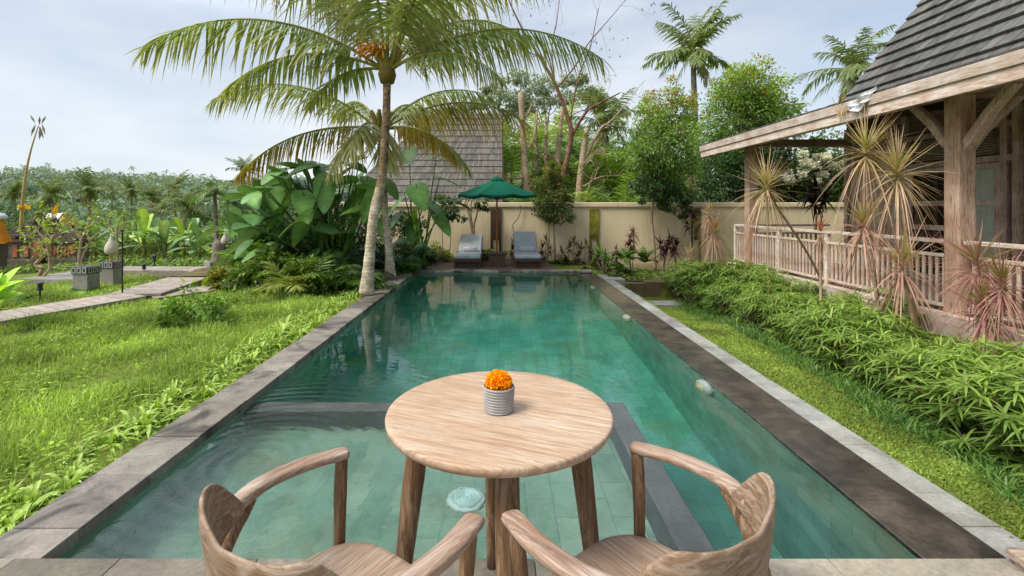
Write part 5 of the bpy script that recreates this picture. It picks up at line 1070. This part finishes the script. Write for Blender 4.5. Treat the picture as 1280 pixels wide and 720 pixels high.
# ================================================================== ROUND TABLE AND ARMCHAIRS
TC = (0., 1.54)
t = thing('round_table', 'round whitewashed teak table with splayed round legs in the foreground', 'table', (TC[0],TC[1],0), R(3)); zt = .755; r = .357
pr = [(.001,zt)]+[(r*k/12, zt) for k in range(1,12)]+[(r-.006,zt),(r-.002,zt-.002),(r,zt-.007),(r-.001,zt-.016),(r-.007,zt-.027),(r-.012,zt-.030),(r-.05,zt-.032),(.001,zt-.032)]
MB().lathe(pr, n=96).build('tabletop', M['teak_top'], t, smooth=True)
for k in range(4):
    a = k*math.pi/2-math.pi/2+.03; d = np.array((math.cos(a),math.sin(a))); mb = MB(); ps = [np.array((*(d*(.250+.085*s)), zt-.03-(zt-.03)*s)) for s in np.linspace(0,1,9)]
    mb.tube(ps, np.interp(np.linspace(0,1,9),[0,.25,1],[.033,.034,.021]), 20); mb.build('leg', M['teak_z'], t, smooth=True)
# ribbed cup and marigold
c0 = P(623.5, 513.5, 1.525); c0.z = zt+.001; prof = [(.001,.0),(.044,.0)]; 
for k in range(60): s = k/59; prof.append((.046+.0035*s+.0014*math.sin(s*8.5*2*math.pi), .002+.074*s))
prof += [(.0485,.0785),(.0465,.0785),(.0455,.07),(.043,.006),(.001,.006)]
mb = MB(); mb.lathe(prof, n=48); tn = NT('grey_ceramic'); mt = tn.done(tn.bsdf(tn.mix(tn.ramp(tn.noise(tn.coord('Object'),18,5),[(.3,0.),(.7,1.)]), lin('8a8886'), lin('a5a29e')), .45, None, .4))
o = mb.build('ribbed_cup', mt, smooth=True); o.location = c0; tag(o, 'small grey ribbed ceramic cup on the round table', 'cup')
mb = MB(); fl = 2400; d = rdir(fl, .35); d = d[d[:,2] > -.45]; n_ = len(d); rr = rng.uniform(.7,1.,(n_,1))*(1+.10*np.sin(d[:,:1]*9)*np.cos(d[:,1:2]*9)); p = d*rr*np.array((.037,.037,.031)); D = unit(d+rdir(n_)*.8); mb.ribbons(p, D, rside(D,1), rng.uniform(.006,.0095,n_), .0075, -.1, 3, paddle, *G('f09a08','ffc01e'), None, .5); mb.lathe([(.001,-.05),(.02,-.04),(.030,-.01),(.026,.012),(.001,.02)], n=16, C=lin('c87408'))
o = mb.build('marigold', M['petal']); o.location = (c0.x, c0.y, c0.z+.088); tag(o, 'orange marigold flower head sitting in the ribbed cup', 'flower')
def sweep(mb, path, wd, th, n=14, up=(0,0,1), ex=.62):
    path = np.asarray(path, float); m = len(path); T = unit(np.gradient(path, axis=0)); U = np.asarray(up, float)+0*T; S = unit(np.cross(T, U)); N = np.cross(S, T); a = np.linspace(0, 2*np.pi, n, endpoint=False); ca, sa = np.cos(a), np.sin(a); ca = np.sign(ca)*np.abs(ca)**ex; sa = np.sign(sa)*np.abs(sa)**ex
    ring = path[:,None]+S[:,None]*(.5*np.asarray(wd)[:,None,None]*ca[None,:,None])+N[:,None]*(.5*np.asarray(th)[:,None,None]*sa[None,:,None]); i = np.arange(m-1)[:,None]*n; j = np.arange(n)[None]; k = (j+1) % n; V = np.vstack([ring.reshape(-1,3), path[:1], path[-1:]]); q = np.stack([i+j,i+k,i+n+k,i+n+j],-1).reshape(-1,4)
    tt = [(m*n,(x+1) % n,x) for x in range(n)]+[(m*n+1,(m-1)*n+x,(m-1)*n+(x+1) % n) for x in range(n)]; mb.add(V, q, tt)
def chair():
    t = thing('armchair', 'chair', 'armchair', group='teak armchairs at the round table')
    sgn = lambda v, e: np.sign(v)*np.abs(v)**e
    # seat: dished plate, squarish outline
    out = lambda th: (.238*sgn(np.cos(th), .62), .225*sgn(np.sin(th), .62))
    pr = [(.001,-.012),(.3,-.010),(.55,-.006),(.75,-.001),(.9,.002),(.97,.001),(.995,-.005),(1.,-.013),(.985,-.024),(.95,-.030),(.001,-.030)]
    MB().lathe(pr, (0,.02,.425), 72, outline=out).build('seat', M['teak_seat'], t, smooth=True)
    # back: one bent shell whose ends rise into ears and fall away to the arms
    us = np.linspace(-1,1,57); mb = MB(); V = []
    ctrl = np.array([(-1.,.232,-.090),(-.86,.216,-.150),(-.70,.185,-.188),(-.45,.115,-.212),(0,0,-.225)])
    for u in us:
        a = abs(u); xx = np.interp(-a, ctrl[:,0], ctrl[:,1]); yy = np.interp(-a, ctrl[:,0], ctrl[:,2]); V.append((math.copysign(xx,u) if a > 1e-6 else 0, yy))
    pl = np.array(V); 
    for _ in range(6): pl[1:-1] = (pl[:-2]+2*pl[1:-1]+pl[2:])/4
    tg = unit(np.gradient(pl, axis=0)); nm = np.stack([-tg[:,1], tg[:,0]], -1)
    a = np.abs(us); top = np.interp(a, [0,.3,.6,.74,.80,.86,.92,1.], [.742,.746,.757,.765,.766,.758,.726,.668]); bot = np.interp(a, [0,.5,.75,.9,1.], [.535,.545,.580,.622,.640])
    for _ in range(4): top[1:-1] = (top[:-2]+2*top[1:-1]+top[2:])/4; bot[1:-1] = (bot[:-2]+2*bot[1:-1]+bot[2:])/4
    sec = 26; ph = np.linspace(0, 2*np.pi, sec, endpoint=False); rings = []
    for k in range(len(us)):
        h = (top[k]-bot[k])/2; c = (top[k]+bot[k])/2; ez = sgn(np.sin(ph), .35)*h; en = sgn(np.cos(ph), .8)*.0095
        lean = -(c+ez-.6)*.16
        rings.append(np.stack([pl[k,0]+nm[k,0]*en, pl[k,1]+nm[k,1]*en+lean*(1-.5*a[k]), c+ez], -1))
    rg = np.array(rings); m = len(us); i = np.arange(m-1)[:,None]*sec; j = np.arange(sec)[None]; kk = (j+1) % sec
    V = np.vstack([rg.reshape(-1,3), rg[0].mean(0), rg[-1].mean(0)]); tt = [(m*sec,(x+1) % sec,x) for x in range(sec)]+[(m*sec+1,(m-1)*sec+x,(m-1)*sec+(x+1) % sec) for x in range(sec)]
    mb.add(V, np.stack([i+j,i+sec+j,i+sec+kk,i+kk],-1).reshape(-1,4), [x[::-1] for x in tt]); o = mb.build('backrest', M['teak_shell'], t, smooth=True)
    for s in (-1,1):
        p = crom([(s*.252,.232,.652),(s*.262,.20,.655),(s*.284,.10,.660),(s*.284,.0,.662),(s*.262,-.075,.660),(s*.226,-.135,.655)], 8); u = np.linspace(0,1,len(p))
        wd = np.interp(u,[0,.03,.1,.35,.7,1],[.018,.040,.052,.056,.050,.034]); th = np.interp(u,[0,.03,.1,.6,1],[.012,.022,.026,.028,.040]); mb = MB(); sweep(mb, p, wd, th); mb.build('armrest', M['teak_arm'], t, smooth=True)
        mb = MB(); q = crom([(s*.238,.185,0),(s*.243,.192,.42),(s*.250,.20,.56),(s*.255,.208,.646)], 6); mb.tube(q, np.interp(np.linspace(0,1,len(q)),[0,.6,1],[.014,.0195,.018]), 16); mb.build('leg', M['teak_z'], t, smooth=True)
        mb = MB(); q = crom([(s*.215,-.235,0),(s*.222,-.20,.36),(s*.236,-.155,.52),(s*.256,-.105,.60),(s*.268,-.055,.648)], 7); mb.tube(q, np.interp(np.linspace(0,1,len(q)),[0,.6,.85,1],[.014,.020,.022,.016]), 16); mb.build('leg', M['teak_z'], t, smooth=True)
        mb = MB(); mb.tube([(s*.222,-.19,.400),(s*.232,.185,.400)], .013, 10); mb.build('side_rail', M['teak_z'], t, smooth=True)
    mb = MB(); mb.tube([(-.222,-.195,.400),(.222,-.195,.400)], .013, 10); mb.tube([(-.235,.19,.398),(.235,.19,.398)], .012, 10); mb.build('cross_rail', M['teak_z'], t, smooth=True)
    return t
ch = chair(); ch['label'] = 'whitewashed teak armchair left of the table, its curved back towards us'; ch.location = (-.396,1.127,0); ch.rotation_euler = (0,0,R(-37))
copy_tree(ch, (.367,1.158,0), R(40.5), None, 'whitewashed teak armchair right of the table, dark grain on its back')

# ================================================================== TIMBER BUNGALOW WITH PORCH
hs = thing('timber_bungalow', 'whitewashed timber bungalow with railed porch and grey shingle roof on the right', 'house')
PX = 5.1
def part(mb, name, mat, parent=hs, bevel=.006, **k): return mb.build(name, M[mat], parent, bevel=bevel, **k)
mb = MB(); mb.box(PX-.10, PX+.04, 2.2, 10.55, -.05, .20); part(mb, 'floor_beam', 'ww_y')
mb = MB(); y = 2.2
while y < 10.5: mb.box(PX+.042, 7.25, y, y+.118, .12, .195, tone(.8,1.1)); y += .12
part(mb, 'porch_floor', 'ww_x', bevel=.003)
mb = MB(); mb.box(PX+.02, 7.3, 2.2, 10.5, -.8, .11, (.35,.3,.27)); part(mb, 'foundation', 'concrete')
posts = []
for y in (9.8, 5.32):
    mb = MB(); mb.box(PX-.0, PX+.19, y, y+.19, .2, 2.66, (.88,.76,.66)); o = part(mb, 'porch_post', 'ww_z', bevel=.012)
    for s in ((1,-1) if y < 6 else ()):     # naturally curved braces along the eave beam
        b = MB(); c = y+.095; q = crom([(PX+.095,c+s*.06,2.05),(PX+.095,c+s*.20,2.22),(PX+.095,c+s*.34,2.40),(PX+.095,c+s*.60,2.66)], 5); sweep(b, q, np.interp(np.linspace(0,1,len(q)),[0,.2,.5,1],[.07,.11,.10,.09]), np.interp(np.linspace(0,1,len(q)),[0,.15,.5,1],[.09,.13,.12,.10]), 10, (1,0,0), .5); b.build('brace', M['ww_z'], o, smooth=False)
b = MB(); q = crom([(PX+.18,5.41,2.05),(PX+.34,5.41,2.26),(PX+.5,5.41,2.42),(PX+.75,5.41,2.66)], 5); sweep(b, q, np.full(len(q),.10), np.full(len(q),.12), 10, (0,1,0), .5); b.build('brace', M['ww_z'], o)
mb = MB(); mb.box(PX+.02, PX+.17, 1.5, 10.6, 2.662, 2.82); part(mb, 'eave_beam', 'ww_y'); 
for y in (9.82,5.34): part(MB().box(PX+.172, 7.2, y, y+.15, 2.64, 2.79), 'tie_beam', 'ww_x')
# railing
rl = MB(); 
for y0, y1 in ((2.2,5.30),(5.53,9.78),(10.01,10.46)):
    rl.box(PX+.02, PX+.11, y0, y1, .985, 1.03); rl.box(PX+.045, PX+.085, y0, y1, .82, .86, (.95,.95,.95)); rl.box(PX+.045, PX+.085, y0, y1, .245, .285, (.95,.95,.95))
for y in (10.47, 8.85, 7.55, 6.6, 4.1, 3.0): rl.box(PX+.03, PX+.10, y-.035, y+.035, .2, 1.01, (1.1,1.1,1.1))
rl.box(PX+.11, 7.2, 10.44, 10.5, .985, 1.03); rl.box(PX+.11, 7.2, 10.45, 10.49, .82, .86); rl.box(PX+.11, 7.2, 10.45, 10.49, .245, .285)
ra = part(rl, 'railing', 'ww_y', bevel=.006); bal = None
ysb = [y for y in np.arange(2.9, 10.42, .089) if min(abs(y-k) for k in (8.85,7.55,6.6,4.1,3.0,10.47)) > .05 and not 5.29 < y < 5.54 and not 9.77 < y < 10.02]
bms = []
for k in range(4):
    b = MB(); v = rng.uniform(.8,1.15); b.box(-.011,.011,-.019,.019,.286,.819,(v,v*.98,v*.95)); bms.append(b)
protos = [part(b, 'baluster', 'ww_z', ra, .003) for b in bms]
for k, y in enumerate(ysb):
    o = protos[k] if k < 4 else protos[k % 4].copy()
    if k >= 4: COL.objects.link(o); o.parent = ra
    o.location = (PX+.065, y, 0)
mb = MB(); 
for x in np.arange(5.3, 7.2, .10): mb.box(x-.019, x+.019, 10.458, 10.482, .286, .819, tone(.8,1.1))
part(mb, 'end_balusters', 'ww_z', ra, .003)
# house wall with door and windows
WX = 7.2
mb = MB(); mb.box(WX+.03, WX+.2, -1, 10.0, -.2, 3.4, (.45,.4,.36)); 
mb.box(WX+.2, WX+5, 9.85, 10.0, -.2, 3.4, (.8,.75,.7)); part(mb, 'wall', 'planks')
mb = MB(); z = .2
while z < 3.0:
    h = rng.uniform(.085,.15); d = rng.uniform(-.012,.012); mb.box(WX+.012+d, WX+.03, -1, 6.62, z, z+h-.006, tone(.75,1.15)); z += h
z = 2.2
while z < 3.0:
    h = rng.uniform(.085,.13); mb.box(WX+.012+rng.uniform(-.008,.008), WX+.03, 6.9, 9.95, z, z+h-.006, tone(.55,.85)); z += h
part(mb, 'plank_cladding', 'planks', bevel=.004)
mb = MB(); 
for y in (6.66, 6.82, 7.58, 8.50, 8.95, 9.72, 9.92): mb.box(WX-.045, WX+.03, y-.045, y+.045, .2, 3.0, tone(.75,.95))
mb.box(WX-.04, WX+.03, 6.62, 9.97, 2.06, 2.15, (.8,.8,.8)); mb.box(WX-.04, WX+.03, 6.62, 9.97, 2.55, 2.63, (.7,.7,.7)); part(mb, 'frame_post', 'ww_z')
mb = MB()
for k in range(9): mb.obox((WX-.01, 8.45, 2.19+k*.038), (1,0,0), (0,1,0), (.35,0,1), .02, 1.48, .008, (.7,.65,.6))
part(mb, 'louvre', 'ww_y', bevel=0)
def leafdoor(y0, y1, z0, z1, name, rails, curtain=True):
    mb = MB(); f = .085; mb.box(WX-.03, WX+.015, y0, y0+f, z0, z1, tone(.95,1.1)); mb.box(WX-.03, WX+.015, y1-f, y1, z0, z1, tone(.95,1.1))
    zs = [z0]+rails+[z1-f]
    for z in zs: mb.box(WX-.028, WX+.013, y0+f, y1-f, z, z+f, tone(.9,1.1))
    o = part(mb, name, 'ww_z', bevel=.004); MB().box(WX+.004, WX+.010, y0+f, y1-f, z0+f, z1-f).build('pane', M['glass'], o)
    if curtain:
        c = MB(); ys = np.linspace(y0+f+.003, y1-f-.003, 30); xs = WX-.002+.004*np.sin(ys*70); V = [(x, y, z) for z in (z0+f+.002, z1-f-.002) for x, y in zip(xs, ys)]; c.add(V, [(k,k+1,31+k,30+k) for k in range(29)]); c.build('curtain', M['curtain'], o, smooth=True)
leafdoor(7.63, 8.45, .2, 2.05, 'door', [1.02, 1.42], False); leafdoor(8.56, 8.90, .2, 2.05, 'window', [1.02,1.42]); leafdoor(9.0, 9.67, .2, 2.05, 'window', [1.02,1.42]); leafdoor(6.87, 7.52, .2, 2.05, 'window', [1.42])
d = [o for o in bpy.data.objects if o.name == 'door'][0]; MB().tube([(WX-.05,7.67,1.0),(WX-.05,7.67,1.14)], .012, 8).build('handle', M['black'], d)
# lower roof with fascia boards, then the steep upper roof
EX, EZ, SL = 4.5, 2.50, .285
mb = MB(); shingle_roof(mb, (EX-.05,1.2,EZ+.245), (EX-.05,10.68,EZ+.245), (9.0,1.2,EZ+.245+SL*4.55), (9.0,10.68,EZ+.245+SL*4.55), 18, .16, -.03)
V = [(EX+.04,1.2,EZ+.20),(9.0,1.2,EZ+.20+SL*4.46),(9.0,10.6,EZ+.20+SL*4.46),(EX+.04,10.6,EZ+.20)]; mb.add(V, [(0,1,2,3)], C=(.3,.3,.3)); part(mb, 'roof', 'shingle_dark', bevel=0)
mb = MB(); mb.box(EX-.03, EX+.0, 1.2, 10.65, EZ, EZ+.125); mb.obox((EX-.045,5.925,EZ+.185), (1,0,0),(0,1,0),(-.12,0,1), .014, 4.725, .058, (.95,.95,.95)); part(mb, 'fascia_board', 'ww_y')
mb = MB(); mb.bar((EX,10.64,EZ+.10),(9.0,10.64,EZ+.10+SL*4.5),.035,.21); part(mb, 'barge_board', 'ww_x')
mb = MB(); 
for y in np.arange(1.6, 10.5, .62): mb.bar((EX+.01,y,EZ+.12),(7.3,y,EZ+.12+SL*2.8),.05,.10,(.6,.6,.6))
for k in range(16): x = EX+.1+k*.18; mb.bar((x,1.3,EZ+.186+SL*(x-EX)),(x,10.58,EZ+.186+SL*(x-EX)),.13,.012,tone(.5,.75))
part(mb, 'rafter', 'ww_x', bevel=0)
A0 = np.array((5.25,7.45,2.93)); A1 = np.array((5.25,-1.5,2.93)); dv = np.array((.87,-.5,1.44))*3.1; B0 = A0+dv; B1 = np.array((B0[0],-1.5,B0[2]))
mb = MB(); shingle_roof(mb, A1, A0, B1, B0, 26, .17, -.045); D0 = np.array((B0[0]*2-A0[0], A0[1], A0[2])); shingle_roof(mb, D0, A0, B0+np.array((.01,0,0)), B0, 22, .17, .035); part(mb, 'upper_roof', 'shingle_dark', bevel=0)
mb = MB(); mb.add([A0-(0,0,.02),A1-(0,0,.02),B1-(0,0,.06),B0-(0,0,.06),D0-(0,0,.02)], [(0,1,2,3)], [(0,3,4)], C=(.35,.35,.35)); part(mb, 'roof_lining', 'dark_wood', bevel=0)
mb = MB(); mb.lathe([(.02,.20),(.05,.19),(.16,.06),(.21,0),(.20,-.01)], n=20); lp_ = mb.build('lamp_shade', M['straw'], smooth=True); lp_.location = P(1085,209,8.4); tag(lp_, 'small conical straw lamp shade hanging under the porch roof', 'lamp'); mb = MB(); mb.tube([(0,0,.19),(0,0,.9)], .006, 5); mb.build('cord', M['black'], lp_)
# crumpled white cloth pinned on the fascia, with dry palm-leaf offering
mb = MB(); g_ = 9; vs = []
for i_ in range(g_):
    for j_ in range(g_): u, v = i_/(g_-1), j_/(g_-1); vs.append((EX-.085+.03*math.sin(9*u+5*v)+.02*math.sin(17*v), 5.62+(.44*u)*(1-.35*v)+.1*v*(1-u)+.14*v, EZ+.06+.27*(1-v)-.10*u*(1-v)+.06*v*u))
q = [(i_*g_+j_, i_*g_+j_+1, (i_+1)*g_+j_+1, (i_+1)*g_+j_) for i_ in range(g_-1) for j_ in range(g_-1)]; o = MB().add(vs, q).build('white_cloth', M['white'], smooth=False); tag(o, 'crumpled white cloth hanging on the eave board', 'cloth')
mb = MB(); 
for k in range(14): a = rng.uniform(-.9,.9); mb.ribbons(np.array([[EX-.07, 6.22+rng.normal()*.05, EZ+.22]]), unit(np.array([[-.15, math.sin(a)*.8, -math.cos(a) if k % 3 else .7]])), np.array([[0,.8,.6]]), .17, .03, 0, 2, oval, *G('a88a5c','c9b088'))
tag(mb.build('palm_leaf_offering', M['farleaf']), 'dried palm leaf offering fixed on the eave board beside the white cloth', 'offering')
# whitewashed step at the lower right corner
t = thing('wooden_step', 'corner of a whitewashed wooden step on the terrace at the lower right', 'step', (1.995,1.53,0)); mb = MB()
for k in range(4): mb.box(0, 1.2, -.45+k*.205, -.45+k*.205+.2, .025, .06, tone(.95,1.15))
part(mb, 'tread', 'ww_x', t); mb = MB(); mb.box(.02,1.18,-.43,.35,-.002,.024,(.8,.8,.8)); part(mb, 'riser', 'ww_y', t)

# ================================================================== CAMERA, SUN, SKY
cam = bpy.data.cameras.new('camera'); co = bpy.data.objects.new('camera', cam); COL.objects.link(co); SC.camera = co
co.location = (0,0,H); co.rotation_euler = (R(90),0,0); cam.sensor_width = 36; cam.lens = F/1280*36; cam.shift_x = 16/1280; cam.shift_y = -101/1280; cam.clip_start = .05; cam.clip_end = 3000
SE, SA = R(52), R(-118)       # sun height; azimuth measured from +Y towards +X: high on the left, a little behind us
sd = Vector((math.sin(SA)*math.cos(SE), math.cos(SA)*math.cos(SE), math.sin(SE)))
su = bpy.data.lights.new('sun', 'SUN'); so = bpy.data.objects.new('sun', su); COL.objects.link(so); su.energy = 3.8; su.angle = R(24); su.color = (1,.95,.87); so.rotation_euler = sd.to_track_quat('Z','Y').to_euler(); so.location = (-20,10,30)
w = bpy.data.worlds.new('World'); SC.world = w; w.use_nodes = True; nt = w.node_tree; nt.nodes.clear(); N = nt.nodes.new; lk = nt.links.new
sky = N('ShaderNodeTexSky'); sky.sky_type = 'NISHITA'; sky.sun_disc = False; sky.sun_elevation = SE; sky.sun_rotation = SA; sky.air_density = 1.; sky.dust_density = 2.; sky.ozone_density = 1.
tc = N('ShaderNodeTexCoord'); mp = N('ShaderNodeMapping'); mp.inputs['Scale'].default_value = (1,1,3.2); lk(tc.outputs['Generated'], mp.inputs[0])
nz = N('ShaderNodeTexNoise'); nz.inputs['Scale'].default_value = 2.2; nz.inputs['Detail'].default_value = 7; nz.inputs['Roughness'].default_value = .55; lk(mp.outputs[0], nz.inputs['Vector'])
sx = N('ShaderNodeSeparateXYZ'); lk(tc.outputs['Generated'], sx.inputs[0])
el = N('ShaderNodeMapRange'); lk(sx.outputs[2], el.inputs[0]); el.inputs[1].default_value = .02; el.inputs[2].default_value = .48; el.inputs[3].default_value = .9; el.inputs[4].default_value = .32
ad = N('ShaderNodeMath'); ad.operation = 'MULTIPLY_ADD'; lk(nz.outputs['Fac'], ad.inputs[0]); ad.inputs[1].default_value = .7; ad.inputs[2].default_value = -.32
a2 = N('ShaderNodeMath'); a2.operation = 'ADD'; a2.use_clamp = True; lk(ad.outputs[0], a2.inputs[0]); lk(el.outputs[0], a2.inputs[1])
cr = N('ShaderNodeValToRGB'); lk(nz.outputs['Fac'], cr.inputs[0]); cr.color_ramp.elements[0].position = .35; cr.color_ramp.elements[0].color = (5.5,6.1,6.8,1); cr.color_ramp.elements[1].position = .68; cr.color_ramp.elements[1].color = (6.7,6.85,7.0,1)
dt = N('ShaderNodeVectorMath'); dt.operation = 'DOT_PRODUCT'; lk(tc.outputs['Generated'], dt.inputs[0]); dt.inputs[1].default_value = (math.sin(R(-46))*math.cos(R(48)), math.cos(R(-46))*math.cos(R(48)), math.sin(R(48)))   # glow added to the sky out of view, brightens the water reflections
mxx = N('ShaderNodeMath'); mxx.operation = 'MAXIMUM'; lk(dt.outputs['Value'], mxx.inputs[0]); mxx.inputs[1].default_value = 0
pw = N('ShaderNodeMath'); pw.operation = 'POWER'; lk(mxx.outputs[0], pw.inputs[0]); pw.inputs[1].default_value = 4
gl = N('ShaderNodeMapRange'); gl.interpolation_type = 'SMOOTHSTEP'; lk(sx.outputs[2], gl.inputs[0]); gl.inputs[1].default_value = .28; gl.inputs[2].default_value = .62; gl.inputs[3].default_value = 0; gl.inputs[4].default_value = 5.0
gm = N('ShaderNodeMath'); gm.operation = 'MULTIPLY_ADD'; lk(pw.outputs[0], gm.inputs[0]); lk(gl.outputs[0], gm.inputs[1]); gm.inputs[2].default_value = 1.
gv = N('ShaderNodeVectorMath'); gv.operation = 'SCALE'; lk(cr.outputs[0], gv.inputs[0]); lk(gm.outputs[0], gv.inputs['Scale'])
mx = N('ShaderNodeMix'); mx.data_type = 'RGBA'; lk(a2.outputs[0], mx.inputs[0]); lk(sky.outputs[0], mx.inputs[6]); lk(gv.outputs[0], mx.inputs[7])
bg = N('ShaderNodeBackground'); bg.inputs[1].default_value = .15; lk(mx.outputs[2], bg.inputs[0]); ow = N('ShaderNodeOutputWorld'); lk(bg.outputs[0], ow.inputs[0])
SC.view_settings.view_transform = 'Standard'; SC.view_settings.look = 'None'; SC.view_settings.exposure = 0
SC.cycles.max_bounces = 8; SC.cycles.transparent_max_bounces = 8; SC.cycles.transmission_bounces = 6; SC.cycles.diffuse_bounces = 3; SC.cycles.glossy_bounces = 3; SC.cycles.sample_clamp_indirect = 6; SC.cycles.use_denoising = True
